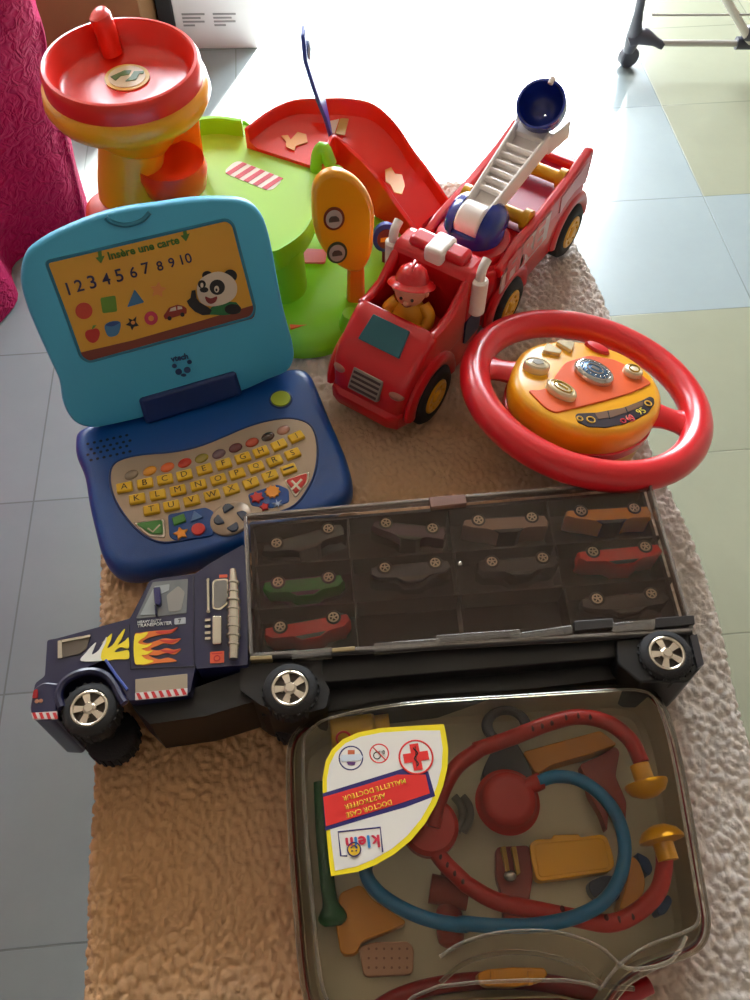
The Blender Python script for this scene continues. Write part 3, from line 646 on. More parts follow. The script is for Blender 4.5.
# ================================================================== TOY STEERING WHEEL
def wheel_toy():
    n = Vector((.153, .155, .976)).normalized(); cen = Vector((.2071, .5486, T + .07))
    fx = Vector((1, -.22, 0)); fx = (fx - n * fx.dot(n)).normalized(); fy = n.cross(fx)
    fr = Fr(cen, fx, fy)
    def C5(x, y): return (440 + x / 2.419, 300 + y / 2.419)
    def D(x, y): return (500 + x / 3.409, 300 + y / 3.409)
    red = mat('steering_red', (214, 26, 36), .3, coat=.3)
    yel = mat('hub_yellow', (240, 170, 24), .32, coat=.2)
    st = thing('toy_steering_wheel', 'red toy steering wheel with yellow and orange button hub', 'toy steering wheel', fr.M)
    mb = MB(); mb.torus(.1118, .0148, n=72, m=18, flat=1.0); mb.build('rim', red, st)
    # spokes
    for sgn, w0 in ((-1, .014), (1, .014)):
        mb = MB()
        rings = []
        for k in range(9):
            t = k / 8; x = sgn * (.062 + (.108 - .062) * t); hw = w0 + (.022 if t > .5 else .008) * abs(2 * t - 1) ** 2.4
            yc = (.004 if sgn < 0 else -.004); z0, z1 = -.010, .004 + .006 * (1 - t)
            rings.append([(x, yc + hw * math.cos(a), (z0 + z1) / 2 + (z1 - z0) / 2 * math.sin(a)) for a in [2 * PI * i / 14 for i in range(14)]])
        mb.loft(rings); mb.build('spoke', red, st)
    # hub outline traced on the top plane
    W = .016
    hp = [D(*p) for p in ((38, 285), (42, 235), (70, 185), (120, 158), (190, 148), (260, 150), (340, 165), (420, 195), (480, 235), (525, 280), (548, 330), (545, 385), (515, 425), (460, 455), (390, 470), (300, 468), (220, 448), (150, 415), (90, 370), (52, 325))]
    P = smooth_closed(fr.poly(hp, W - .006), 3)
    cx = sum(p[0] for p in P) / len(P); cy = sum(p[1] for p in P) / len(P)
    def sc(k): return [(cx + (p[0] - cx) * k, cy + (p[1] - cy) * k) for p in P]
    def ring(k, z): return [(x, y, z) for x, y in sc(k)]
    mb = MB(); mb.loft([ring(.98, -.012), ring(1, -.006), ring(1, W - .010), ring(.985, W - .005), ring(.95, W - .0015), ring(.88, W)]); mb.build('hub', yel, st, ang=60)
    mb = MB(); mb.loft([ring(.98, -.0225), ring(1.006, -.0215), ring(1.006, -.013), ring(.98, -.012)]); mb.build('hub_band', red, st, ang=50)
    mb = MB(); mb.loft([ring(.90, -.054), ring(.955, -.048), ring(.985, -.022)]); mb.build('hub_bottom', yel, st, ang=50)
    def plate(pts, z0, z1, m, name, r=.003, sm=False, parent=None, bevel=.0007):
        q = fr.poly([D(*p) for p in pts], W)
        q = smooth_closed(q, 4) if sm else rpoly(q, r)
        mb = MB(); mb.prism(q, z0, z1); return mb.build(name, m, parent or st, bevel=bevel)
    plate(((186, 262), (222, 215), (300, 192), (385, 205), (460, 240), (505, 278), (514, 288), (450, 318), (360, 345), (270, 368), (185, 388), (150, 368), (92, 308), (130, 312), (165, 300)), W - .001, W + .0016, mat('orange_panel', (230, 92, 34), .35, coat=.2), 'orange_panel', .006)
    chrome = mat('chrome_gold', (232, 218, 184), .25, metal=.55)
    def button(c, rx, ry, rot, m1=chrome, m2=None, h=.006):
        q = fr.px(*D(*c), W + .0015)
        M = Matrix.Translation(q) @ Matrix.Rotation(rot, 4, 'Z')
        mb = MB(); mb.lathe([(1, -.002), (1, h * .6), (.93, h * .9), (.82, h), (.78, h * .85)], 36, sx=rx, sy=ry)
        o = mb.build('button', m1, st, M=M, ang=50)
        mb = MB(); mb.lathe([(.78, h * .8), (.5, h * 1.02), (.001, h * 1.1)], 36, sx=rx, sy=ry); mb.build('button_cap', m2 or mat('ivory_chrome', (244, 234, 210), .25, metal=.25), o, ang=60)
        return o
    b1 = button((122, 232), .0128, .0090, .1, h=.007)
    mb = MB(); mb.prism(rpoly([(-.006, -.001), (-.001, -.004), (.006, -.001), (.004, .004), (-.004, .003)], .001), .0072, .0080); mb.build('symbol', mat('silver_sym', (150, 145, 135), .3, metal=.7), b1)
    b2 = button((206, 316), .0158, .0098, -.45, h=.007)
    mb = MB(); mb.torus(.0085, .0008, n=24, m=6); mb.box(-.005, .005, -.0014, .0014, -.0003, .0008); b = mb.build('symbol', mat('gold_sym', (196, 160, 60), .25, metal=.8), b2, M=Matrix.Translation((0, 0, .0075)) @ Matrix.Diagonal((1.1, .62, 1, 1)))
    b3 = button((316, 254), .0205, .0150, -.42, mat('silver_chrome', (198, 196, 192), .2, metal=.9), mat('dial_blue', (88, 118, 150), .25, metal=.5), h=.007)
    mb = MB()
    for k in range(16):
        a = 2 * PI * k / 16; mb.ball((.0132 * math.cos(a), .0098 * math.sin(a), .0072), .0010, n=8, m=6)
    mb.torus(.0068, .0007, M=Matrix.Translation((0, 0, .0077)) @ Matrix.Diagonal((1.2, .9, 1, 1)), n=30, m=6)
    mb.prism(rpoly([(-.004, -.002), (.004, -.002), (.004, .002), (-.004, .002)], .001), .0076, .0082)
    mb.build('dial_marks', mat('silver_chrome', (198, 196, 192), .2, metal=.9), b3)
    b4 = button((450, 250), .0098, .0088, -.4, h=.006)
    mb = MB(); mb.torus(.005, .0008, n=20, m=6); mb.build('symbol', mat('gold_sym', (196, 160, 60), .25, metal=.8), b4, M=Matrix.Translation((0, 0, .0064)))
    q = fr.px(*D(328, 172), W - .002); mb = MB(); mb.lathe([(1, -.004), (1, .003), (.85, .0055), (.4, .0062), (.01, .0063)], 30, sx=.0135, sy=.0062); mb.build('red_button', red, st, M=Matrix.Translation(q) @ Matrix.Rotation(-.32, 4, 'Z'))
    plate(((142, 182), (158, 155), (208, 182), (200, 192)), W - .004, W + .004, chrome, 'arrow_button', .0018, bevel=.001)
    plate(((188, 152), (200, 145), (252, 152), (240, 182)), W - .004, W + .004, chrome, 'arrow_button', .0018, bevel=.001)
    # dashboard display: dark smile shape
    plate(((256, 396), (262, 388), (330, 385), (420, 368), (480, 345), (510, 330), (524, 336), (526, 355), (505, 385), (470, 405), (420, 425), (360, 436), (300, 433), (265, 418)), W - .001, W + .0007, mat('dash_dark', (40, 30, 40), .3), 'dash_panel', .002, bevel=.0003)
    pan = plate(((322, 388), (410, 372), (470, 352), (486, 348), (486, 362), (440, 382), (380, 402), (334, 408)), W + .0006, W + .0011, mat('dash_brown', (112, 82, 62), .3), 'dash_window', .001, bevel=0)
    for p in (((368, 378), (374, 404)), ((428, 366), (436, 386))):
        mb = MB(); mb.tube([tuple(fr.px(*D(*a), W + .0012)) for a in p], .0006, 6); mb.build('divider', ink, st)
    pk = mat('dash_yellow', (224, 176, 60), .4); rd = mat('dash_red', (200, 44, 60), .4)
    for c, r, m in (((272, 404), 10, pk), ((310, 408), 14, pk), ((505, 352), 12, pk), ((420, 412), 9, rd), ((448, 405), 10, rd)):
        mb = MB(); mb.torus(r / 3.409 / 860 * .8, .0007, n=20, m=6); mb.build('gauge', m, st, M=Matrix.Translation(fr.px(*D(*c), W + .0011)))
    words(fr, '95', D(478, 392), D(500, 382), W + .0008, mat('dash_num', (220, 200, 60), .4), st, 1.0)
    words(fr, '60', D(438, 412), D(460, 404), W + .0008, mat('dash_num2', (230, 110, 90), .4), st, 1.0)
wheel_toy()
# ================================================================== TOY FIRE ENGINE
def fire():
    a = Vector((-.558, -.83, 0)).normalized(); b = Vector((-a.y, a.x, 0))
    fr = Fr((.0175, .606, T), a, b)
    red = mat('engine_red', (206, 20, 30), .28, coat=.35)
    wh = mat('engine_white', (244, 236, 230), .35)
    yl = mat('engine_yellow', (214, 160, 20), .35)
    bl = mat('engine_blue', (22, 44, 140), .25, coat=.4)
    blk = mat('tyre', (26, 26, 28), .7)
    t = thing('toy_fire_engine', 'chunky red toy fire engine with raised white ladder and blue turret', 'toy fire engine', fr.M)
    def pr(prof, y0, y1, name, m=red, bevel=.006, seg=4, parent=None, mbx=None):
        mb = MB(); mb.prism(prof, y0, y1, axis='y'); return mb.build(name, m, parent or t, bevel=bevel, seg=seg)
    # cab: bonnet, dash, well, rear wall
    # bonnet as a loft of cross-sections along x
    def sec(x, hw, z0, z1, r=.012):
        return [(x, p[0], p[1]) for p in rpoly([(-hw, z0), (hw, z0), (hw, z1), (-hw, z1)], r, 5)]
    mb = MB()
    mb.loft([sec(.050, .029, .024, .050), sec(.0485, .038, .018, .060), sec(.041, .043, .014, .078), sec(.031, .045, .014, .089), sec(.007, .046, .014, .106), (sec(-.004, .046, .014, .1125)), sec(-.008, .046, .014, .112)])
    cab = mb.build('cab', red, t, ang=50)
    mb = MB(); mb.box(-.104, -.006, -.045, .045, .014, .070); mb.build('cab_floor', red, t, bevel=.004)
    # side walls of the open cockpit
    for s in (-1, 1):
        y0, y1 = (.036, .046) if s > 0 else (-.046, -.036)
        pr([(-.004, .06), (-.004, .1125), (-.020, .110), (-.040, .113), (-.056, .124), (-.068, .134), (-.068, .06)], y0, y1, 'cockpit_wall', bevel=.004)
    pr([(-.066, .06), (-.066, .132), (-.072, .140), (-.098, .140), (-.104, .132), (-.104, .06)], -.046, .046, 'cab_back', bevel=.006)
    # light bar on the cab roof: red blocks with white centre
    mb = MB(); mb.box(-.096, -.074, -.032, .032, .136, .148); mb.build('roof_bar', red, t, bevel=.005, seg=3)
    mb = MB(); mb.box(-.099, -.068, -.010, .012, .130, .1505); mb.build('roof_light', wh, t, bevel=.004, seg=3)
    # bumper
    mb = MB(); mb.loft([sec(.0545, .033, .022, .036, .005), sec(.050, .041, .019, .041, .006), sec(.034, .0465, .017, .042, .006), sec(.028, .045, .018, .038, .006)]); mb.build('bumper', red, t)
    # grille, lamps, windscreen: on the sloping front
    nrm = Vector((.85, 0, .53)).normalized()
    gfr = Fr((.0470, 0, .063), (0, 1, 0), Vector((-.53, 0, .85)))   # local plate frame: x across, y up the slope, z out
    gw = gfr.M
    sil = mat('grille_silver', (150, 142, 132), .3, metal=.5)
    mb = MB(); mb.prism(rpoly([(-.018, -.012), (.018, -.012), (.018, .012), (-.018, .012)], .002), -.004, .0026); g = mb.build('grille', sil, t, M=gw, bevel=.001)
    for k in range(4):
        mb = MB(); mb.box(-.016, .016, -.0098 + k * .0053, -.0072 + k * .0053, .0022, .0032); mb.build('grille_slot', mat('grille_dark', (60, 44, 44), .4), g)
    lamp = mat('lamp_sticker', (170, 110, 96), .3)
    for s in (-1, 1):
        mb = MB(); mb.ball((.0415, s * .033, .064), .0095, sc=(.75, 1.0, .62)); mb.build('headlamp', lamp, t)
    sl = (Vector((.0, 0, .113)) - Vector((.045, 0, .080))); sl.normalize()
    wf = Fr((.0135, 0, .1025), (0, 1, 0), Vector((-.816, 0, .578)))
    mb = MB(); mb.prism(rpoly([(-.024, -.014), (.024, -.014), (.021, .014), (-.021, .014)], .001), -.003, .0022); mb.build('windscreen', mat('windscreen_teal', (38, 100, 112), .35), t, M=wf.M, bevel=.0004)
    # white exhaust pipes
    for s in (-1, 1):
        mb = MB(); mb.tube([(-.078, s * .051, .088), (-.078, s * .051, .090), (-.078, s * .051, .130), (-.078, s * .051, .132)], [.007, .0085, .0085, .0066], 16)
        mb.tube(smooth_open([(-.078, s * .051, .130), (-.078, s * .051, .138), (-.081, s * .051, .145), (-.088, s * .051, .150)], 5), .0048, 12); mb.build('exhaust_pipe', wh, t)
    mb = MB(); mb.prism(rpoly([(-.100, .045), (-.068, .045), (-.068, .080), (-.100, .080)], .005), .044, .0468, axis='y'); mb.build('side_window', mat('side_blue', (26, 40, 80), .35), t)
    # wheels
    def wheel(x, s, r=.034):
        M = Matrix.Translation((x, s * .045, r)) @ Matrix.Rotation(-s * PI / 2, 4, 'X')
        mb = MB(); mb.lathe([(.012, -.010), (r - .004, -.010), (r, -.006), (r, .006), (r - .004, .010), (r - .009, .0112), (.020, .010), (.018, .007)], 40, M); w_ = mb.build('wheel', blk, t, ang=50)
        mb = MB(); mb.lathe([(.0195, .006), (.0195, .0105), (.017, .0118), (.008, .0105), (.0055, .013), (.001, .0135)], 30, M); mb.build('hubcap', mat('hub_gold', (226, 168, 40), .3), w_)
        for k in range(6):
            a_ = PI / 3 * k; mb = MB(); mb.ball((.0125 * math.cos(a_), .0125 * math.sin(a_), .0108), .0022, M, n=8, m=6); mb.build('wheel_nut', mat('hub_gold', (226, 168, 40), .3), w_)
    for x in (0, -.158, -.308):
        for s in (-1, 1): wheel(x, s, .034 if x == 0 else .033)
    # fenders
    for x in (0, -.158, -.308):
        for s in (-1, 1):
            mb = MB(); pts = [(x + .040 * math.cos(PI * k / 14), s * .0475, .034 + .040 * math.sin(PI * k / 14)) for k in range(15)]
            mb.tube(pts, .0055, 10, flat=1.4); mb.build('fender', red, t)
    # rear body
    plan = rpoly([(-.112, -.030), (-.112, .030), (-.126, .046), (-.330, .050), (-.335, .045), (-.335, -.045), (-.330, -.050), (-.126, -.046)], .012, 5)
    mb = MB(); mb.loft([[(x * 1, y * .9, .022) for x, y in plan], [(x, y, .034) for x, y in plan], [(x, y, .094) for x, y in plan], [(x, y * .96, .100) for x, y in plan]]); mb.build('body', red, t, bevel=.002)
    mb = MB(); mb.box(-.118, -.088, -.022, .022, .024, .060); mb.build('coupling', red, t, bevel=.004)
    # raised front deck under the turret
    mb = MB(); mb.lathe([(.042, .09), (.042, .102), (.039, .108), (.030, .110), (.001, .110)], 40, Matrix.Translation((-.156, 0, 0))); mb.build('turret_deck', red, t, ang=50)
    # side walls and gate
    for s in (-1, 1):
        y0, y1 = (.040, .051) if s > 0 else (-.051, -.040)
        pr([(-.130, .09), (-.130, .104), (-.160, .113), (-.215, .114), (-.290, .122), (-.330, .132), (-.335, .128), (-.335, .09)], y0, y1, 'side_wall', bevel=.004)
        # side stickers with lettering shapes
        sg = mat('sticker_silver', (206, 176, 178), .35)
        mb = MB(); yy = s * .0512
        mb.prism([(-.130, .072), (-.235, .074), (-.235, .110), (-.165, .108), (-.130, .096)], yy - .0008, yy + .0008, axis='y'); stk = mb.build('side_sticker', sg, t)
        mb = MB(); mb.prism(rpoly([(-.262, .088), (-.258, .112), (-.322, .121), (-.328, .088), (-.316, .094), (-.296, .097), (-.276, .094)], .003), yy - .0008, yy + .0008, axis='y'); mb.build('side_sticker', mat('sticker_rose', (214, 150, 160), .35), t)
        tf = Fr(fr.M @ Vector((0, s * .0522, 0)), (a * -s), (0, 0, 1))
        me = text_mesh('FIRE', offset=.05); bm = bmesh.new(); bm.from_mesh(me); bpy.data.meshes.remove(me)
        x0 = min(v.co.x for v in bm.verts); x1 = max(v.co.x for v in bm.verts)
        k = .085 / (x1 - x0); loc = Matrix(((-s, 0, 0, 0), (0, 0, -s, s * .0524), (0, 1, 0, 0), (0, 0, 0, 1)))
        bm.transform(loc @ Matrix.Translation((.138 if s > 0 else -.222, .079, 0)) @ Matrix.Diagonal((k, k * .92, 1, 1)) @ Matrix.Translation((-x0, 0, 0)))
        m2 = MB(); m2.bm.free(); m2.bm = bm; m2.build('lettering', red, stk, smooth=False)
    pr([(-.322, .09), (-.322, .110), (-.335, .110), (-.335, .09)], -.045, .045, 'tail_gate', bevel=.004)
    mb = MB(); mb.box(-.325, -.195, -.040, .040, .0995, .1015); mb.build('bed_floor', mat('bed_crimson', (160, 20, 60), .35), t)
    for x in (-.205, -.288):
        mb = MB(); mb.tube([(x, -.041, .112), (x, -.033, .112), (x, -.032, .112), (x, .032, .112), (x, .033, .112), (x, .041, .112)], [.0115, .0115, .0075, .0075, .0115, .0115], 20); mb.build('yellow_roller', yl, t, ang=40)
    # turret
    TX = -.160
    prof = [(.041, .118), (.042, .128), (.041, .140), (.037, .152), (.030, .160), (.020, .165), (.001, .167)]
    mb = MB(); mb.lathe([(.029, .104), (.031, .108), (.031, .122), (.028, .125), (.001, .125)], 40, Matrix.Translation((TX, 0, 0))); mb.build('turret', bl, t, ang=60)
    for s in (-1, 1):
        mb = MB(); pl_ = [(TX + .0295 * math.cos(q), .121 + .027 * math.sin(q)) for q in [PI * k / 16 for k in range(17)]]
        rings = []
        for yy, sc_ in ((.0145, 1), (.022, .92), (.027, .75), (.030, .45)):
            rings.append([(TX + (x - TX) * sc_, s * yy, .121 + (z - .121) * sc_) for x, z in pl_])
        mb.loft(rings); mb.build('turret_cheek', bl, t, ang=50)
    # ladder: from the drum between the cheeks up and back to the basket
    p0 = Vector((TX + .006, 0, .132)); p1 = Vector((-.272, 0, .160))
    d = (p1 - p0).normalized(); upv = d.cross(Vector((0, 1, 0))); upv = -upv if upv.z < 0 else upv
    lf = Fr(p0, d, (0, 1, 0)); Lz = lf.M.to_3x3().col[2]; up = 1 if Lz.z > 0 else -1
    L = (p1 - p0).length
    mb = MB(); pts = [(TX + .008 + .019 * math.cos(q), .131 + .017 * math.sin(q)) for q in [2 * PI * k / 28 for k in range(28)]]
    mb.prism(pts, -.0142, .0142, axis='y'); mb.build('ladder_drum', wh, t, bevel=.003)
    lad = []
    mb = MB()
    for s in (-1, 1):
        mb.prism([(0, s * .0150), (L, s * .0215), (L, s * .0175), (0, s * .0115)], -.010, .013 ) if up > 0 else mb.prism([(0, s * .0150), (L, s * .0215), (L, s * .0175), (0, s * .0115)], -.013, .010)
    mb.prism([(0, -.013), (L, -.019), (L, .019), (0, .013)], -.004 * up - .002, -.004 * up + .002)
    ld = mb.build('ladder', wh, t, M=lf.M, bevel=.0015, seg=2)
    for k in range(6):
        x = .034 + k * (L - .05) / 6; hw = .013 + .006 * x / L
        mb = MB(); mb.tube([(x, -hw, up * .006), (x, hw, up * .006)], .0032, 8); mb.build('rung', wh, ld)
    # flared basket holder and blue basket
    mb = MB()
    for s in (-1, 1):
        mb.prism([(L - .004, s * .0215), (L + .014, s * .0270), (L + .028, s * .0300), (L + .028, s * .0275), (L + .012, s * .0240), (L - .004, s * .0175)], -.009, .014)
    mb.prism([(L - .006, -.019), (L + .008, -.021), (L + .008, .021), (L - .006, .019)], -.006, .001); mb.build('basket_holder', wh, ld, bevel=.0015)
    bc = lf.M @ Vector((L + .018, 0, up * .024))
    mb = MB(); prof = [(.001, -.022), (.014, -.021), (.022, -.015), (.0255, -.005), (.026, .009), (.0235, .009), (.0225, -.004), (.018, -.013), (.010, -.018), (.001, -.019)]
    BM = Matrix.Translation(bc) @ Matrix.Rotation(math.radians(38), 4, 'Y') @ Matrix.Rotation(0.0, 4, 'X')
    mb.lathe(prof, 36, BM, cap0=False, cap1=False); bk = mb.build('basket', bl, t, ang=50)
    mb = MB(); mb.tube([tuple(BM @ Vector(p)) for p in ((-.0265, 0, .005), (-.0265, 0, .0095), (-.021, 0, .0095))], .003, 8); mb.build('basket_clip', wh, bk)
    # ------------- figure
    fg = thing('firefighter_figure', 'small toy firefighter in red helmet and yellow jacket sitting in the fire engine cab', 'toy figure', fr.M @ Matrix.Translation((-.034, -.002, .0715)) @ Matrix.Rotation(.30, 4, 'Z') @ Matrix.Scale(1.12, 4))
    skin = mat('doll_skin', (226, 146, 116), .4); yj = mat('jacket_yellow', (232, 162, 34), .4)
    mb = MB(); mb.lathe([(.012, 0), (.0165, .001), (.018, .008), (.0165, .018), (.013, .027), (.008, .034), (.004, .040), (.001, .041)], 24, sx=1, sy=1.05); body = mb.build('body', yj, fg, ang=80)
    mb = MB(); mb.ball((0, 0, .046), .0135, sc=(1, 1.04, 1.0)); mb.ball((-.001, -.0138, .045), .003, n=10, m=6); mb.ball((-.001, .0138, .045), .003, n=10, m=6); mb.ball((.0138, 0, .0435), .0026, n=10, m=6)
    hd = mb.build('head', skin, fg, ang=80)
    for s in (-1, 1):
        mb = MB(); mb.ball((.0126, s * .0050, .0475), .0015, n=8, m=6, sc=(.6, 1, 1.2)); mb.build('eye', ink, hd)
    mb = MB(); mb.tube(smooth_open([(.0122, -.0042, .0405), (.0133, 0, .0392), (.0122, .0042, .0405)], 4), .0006, 6); mb.build('mouth', mat('mouth_red', (160, 40, 36), .5), hd)
    mb = MB(); mb.lathe([(.0215, .0520), (.0205, .0535), (.0150, .0555), (.0145, .060), (.0115, .066), (.006, .0695), (.001, .0705)], 28, sx=1.08, sy=1); mb.tube([(.014, 0, .058), (.010, 0, .0675), (0, 0, .0720), (-.010, 0, .0675), (-.014, 0, .058)], .0018, 8)
    mb.bm.transform(Matrix.Translation((-.002, 0, .048)) @ Matrix.Rotation(-.42, 4, 'Y') @ Matrix.Translation((0, 0, -.0485)))
    hm = mb.build('helmet', mat('helmet_red', (206, 26, 30), .25, coat=.4), fg, ang=60)
    mb = MB(); mb.ball((.0135, 0, .0605), .0042, n=12, m=8, sc=(.45, 1, 1.1)); mb.bm.transform(Matrix.Translation((-.002, 0, .048)) @ Matrix.Rotation(-.42, 4, 'Y') @ Matrix.Translation((0, 0, -.0485))); mb.build('helmet_badge', mat('helmet_red', (206, 26, 30), .25), hm)
    for s in (-1, 1):
        mb = MB(); mb.tube(smooth_open([(-.002, s * .012, .031), (.003, s * .019, .024), (.010, s * .018, .017), (.015, s * .012, .015)], 5), [.0058] * 6 + [.0052] * 5 + [.0045] * 5, 12); mb.build('sleeve', yj, body)
        mb = MB(); mb.ball((.0165, s * .0105, .0150), .0042, n=10, m=8); mb.build('hand', skin, body)
    mb = MB(); mb.lathe([(.017, -.001), (.0185, .002), (.0185, .006), (.0165, .008)], 24); mb.build('belt', ink, body)
fire()

# ================================================================== TOY GARAGE
def garage():
    g0 = at(255, 220, 0); g0.z = T
    g = thing('toy_garage', 'green and red toddler car garage with ramp, yellow funnel tower and road signs', 'toy garage', Matrix.Translation(g0))
    def L(px, py, z): return tuple(at(px, py, z) - g0)
    def L2(px, py, z): return L(px, py, z)[:2]
    def E(x, y): return (170 + x / 2.586, y / 2.586)
    lime = mat('lime_plastic', (132, 204, 22), .3, coat=.25)
    lime2 = mat('lime_pale', (164, 214, 80), .35, coat=.2)
    red = mat('ramp_red', (232, 42, 22), .32, coat=.2)
    yel = mat('garage_yellow', (244, 164, 18), .3, coat=.25)
    # lower deck: low mound with a rounded foot
    c = Vector(L(270, 240, 0)); 
    low = [L2(*p, .008) for p in ((205, 300), (235, 335), (290, 353), (335, 348), (370, 325), (398, 295), (408, 250), (385, 215), (330, 190), (260, 180), (200, 200), (180, 250))]
    P = smooth_closed(low, 4); cx, cy = sum(p[0] for p in P) / len(P), sum(p[1] for p in P) / len(P)
    def R_(k, z): return [(cx + (p[0] - cx) * k, cy + (p[1] - cy) * k, z) for p in P]
    mb = MB(); mb.loft([R_(1, 0), R_(1.0, .006), R_(.97, .012), R_(.90, .018), R_(.75, .026), R_(.5, .032), R_(.2, .034)]); mb.build('lower_deck', lime, g, ang=70)
    # upper deck
    zd = .110
    up = [L2(*E(*p), zd) for p in ((60, 322), (120, 308), (195, 312), (235, 365), (310, 405), (388, 432), (395, 470), (380, 540), (350, 600), (300, 640), (255, 655), (150, 640), (40, 600), (-10, 500), (0, 400))]
    UP = smooth_closed(up, 4); ux, uy = sum(p[0] for p in UP) / len(UP), sum(p[1] for p in UP) / len(UP)
    def U(k, z): return [(ux + (p[0] - ux) * k, uy + (p[1] - uy) * k, z) for p in UP]
    mb = MB(); mb.loft([U(.93, zd - .030), U(.98, zd - .026), U(1, zd - .004), U(.985, zd + .001), U(.965, zd), U(.955, zd - .003), U(.5, zd - .003)]); mb.build('upper_deck', lime, g, ang=40)
    mb = MB(); mb.prism([p[:2] for p in U(.95, 0)], zd - .004, zd - .0022); mb.build('deck_surface', lime2, g)
    # rear wall of the deck
    wl = [L(*E(*p), zd) for p in ((50, 372), (60, 352), (120, 342), (190, 350))]
    mb = MB(); ww = smooth_open(wl, 5)
    rings = [[(p.x, p.y, zd - .004), (p.x, p.y, zd + .018), (p.x, p.y + .005, zd + .018), (p.x, p.y + .005, zd - .004)] for p in ww]
    mb.loft(rings); mb.build('rear_wall', lime, g, bevel=.0015)
    # striped sticker
    cs = Vector(L(*E(215, 450), zd)); ang = math.atan2(*(Vector(L2(*E(290, 480), zd)) - Vector(L2(*E(140, 420), zd))).yx)
    Ms = Matrix.Translation((cs.x, cs.y, zd - .0022)) @ Matrix.Rotation(ang, 4, 'Z')
    hl, hw = .033, .0135
    mb = MB(); mb.prism(rpoly([(-hl, -hw), (hl, -hw), (hl, hw), (-hl, hw)], .010, 6), -.0003, .0004); stk = mb.build('striped_sticker', mat('sticker_cream', (240, 226, 214), .4), g, M=Ms)
    for k in range(5):
        x = -.029 + k * .0125; mb = MB(); mb.prism([(x, -hw * .96), (x + .006, -hw * .96), (x + .011, hw * .96), (x + .005, hw * .96)], .0002, .0008); mb.build('stripe', mat('stripe_red', (206, 60, 76), .4), stk)
    # pillar under the deck
    pb = L(285, 300, .02)
    mb = MB(); mb.lathe([(.030, .02), (.026, .03), (.025, zd - .02)], 28, Matrix.Translation((pb[0], pb[1] + .01, 0))); mb.build('pillar', lime, g)
    for px, py in ((215, 215), (250, 170), (335, 200)):
        q = L(px, py, .06); mb = MB(); mb.tube([(q[0], q[1], .01), (q[0], q[1], zd - .01)], .012, 14); mb.build('pillar', lime, g)
    # ramp: cross-sections from inner to outer edge
    S = [(((388, 436), .112), ((192, 330), .112, .022)), (((402, 400), .113), ((258, 282), .112, .022)), (((412, 372), .114), ((320, 256), .112, .023)), (((425, 362), .113), ((390, 252), .112, .025)),
         (((448, 378), .108), ((465, 252), .108, .026)), (((470, 400), .100), ((530, 268), .100, .026)), (((505, 432), .086), ((585, 318), .086, .026)), (((545, 478), .066), ((630, 385), .068, .026)), (((585, 535), .044), ((672, 440), .048, .024)), (((625, 590), .022), ((712, 500), .028, .022)), (((650, 630), .010), ((745, 545), .012, .018))]
    inn, outp = [], []
    for (pi_, zi), (po_, zo, wh_) in S:
        inn.append(Vector(L(*E(*pi_), zi))); q = Vector(L(*E(*po_), zo + wh_)); q.z = zo; outp.append((q, wh_))
    I = smooth_open(inn, 4); O = smooth_open([tuple(q) for q, _ in outp], 4); Wh = smooth_open([(w_, 0, 0) for _, w_ in outp], 4)
    rings = []
    for i, o, w_ in zip(I, O, Wh):
        d = (o - i); d.z = 0; d.normalize(); z = Vector((0, 0, 1)); th = .0035; sk = max(.004, min(i.z - .004, .05))
        h = w_[0]; hi = .006
        rings.append([tuple(p) for p in (i - d * th - z * sk, i - d * th + z * hi, i - d * th * .3 + z * (hi + .001), i + d * .002 + z * hi, i + d * .006, o - d * .014, o - d * .005 + z * .006, o - d * th + z * (h - .001), o - d * th * .5 + z * h, o + z * (h - .001), o + z * .004, o - z * .004, i + d * .004 - z * .004, i + d * .001 - z * sk)])
    mb = MB(); mb.loft(rings); mb.build('ramp', red, g, ang=40)
    # printed shapes on the ramp
    tan = mat('tan_print', (226, 150, 60), .4)
    def on_ramp(pts, zz, m, name, nrm=None):
        q = [L(*E(*p), zz(p) if callable(zz) else zz) for p in pts]
        mb = MB(); mb.loft([[(x, y, z - .0006) for x, y, z in q], [(x, y, z + .0006) for x, y, z in q]]); mb.build(name, m, g)
    on_ramp(((288, 352), (305, 350), (312, 362), (330, 342), (352, 348), (356, 368), (325, 378), (322, 390), (300, 380), (300, 366)), .1135, tan, 'ramp_sticker')
    def slope(p):    # floor height of the slide at a traced pixel
        P_ = Vector((p[0], p[1])); best = None
        for ((a_, za), (b__, zb, _)) in S:
            m_ = (Vector(a_) + Vector(b__)) / 2; dd = (m_ - P_).length
            if best is None or dd < best[0]: best = (dd, (za + zb) / 2)
        return best[1]
    on_ramp(((556, 440), (572, 433), (582, 450), (600, 452), (607, 480), (600, 503), (580, 498), (570, 478), (558, 470)), .080, tan, 'ramp_sticker')
    on_ramp(((415, 308), (438, 306), (425, 345), (412, 340)), .113, mat('sticker_cream', (240, 226, 214), .4), 'ramp_sticker'); on_ramp(((440, 306), (462, 308), (452, 350), (428, 346)), .113, mat('stripe_olive', (196, 160, 90), .4), 'ramp_sticker')
    # blue barrier seen edge-on
    bb = Vector(L(331, 137, .113)); tp = Vector(L(303, 30, .113))
    q = [on_plane(x, y, at(331, 137, .113), Vector((0, 1, .15))) - g0 for x, y in ((331, 137), (325, 112), (320, 95), (314, 75), (306, 50), (303, 30))]
    mb = MB(); rings = []
    for i, (p, hwid) in enumerate(zip(q, (.004, .012, .020, .024, .022, .010))):
        rings.append([(p.x - .0022, p.y - hwid, p.z), (p.x + .0022, p.y - hwid, p.z), (p.x + .0022, p.y + hwid, p.z), (p.x - .0022, p.y + hwid, p.z)])
    mb.loft(rings); mb.build('blue_barrier', mat('barrier_blue', (50, 70, 170), .35), g, bevel=.0015)
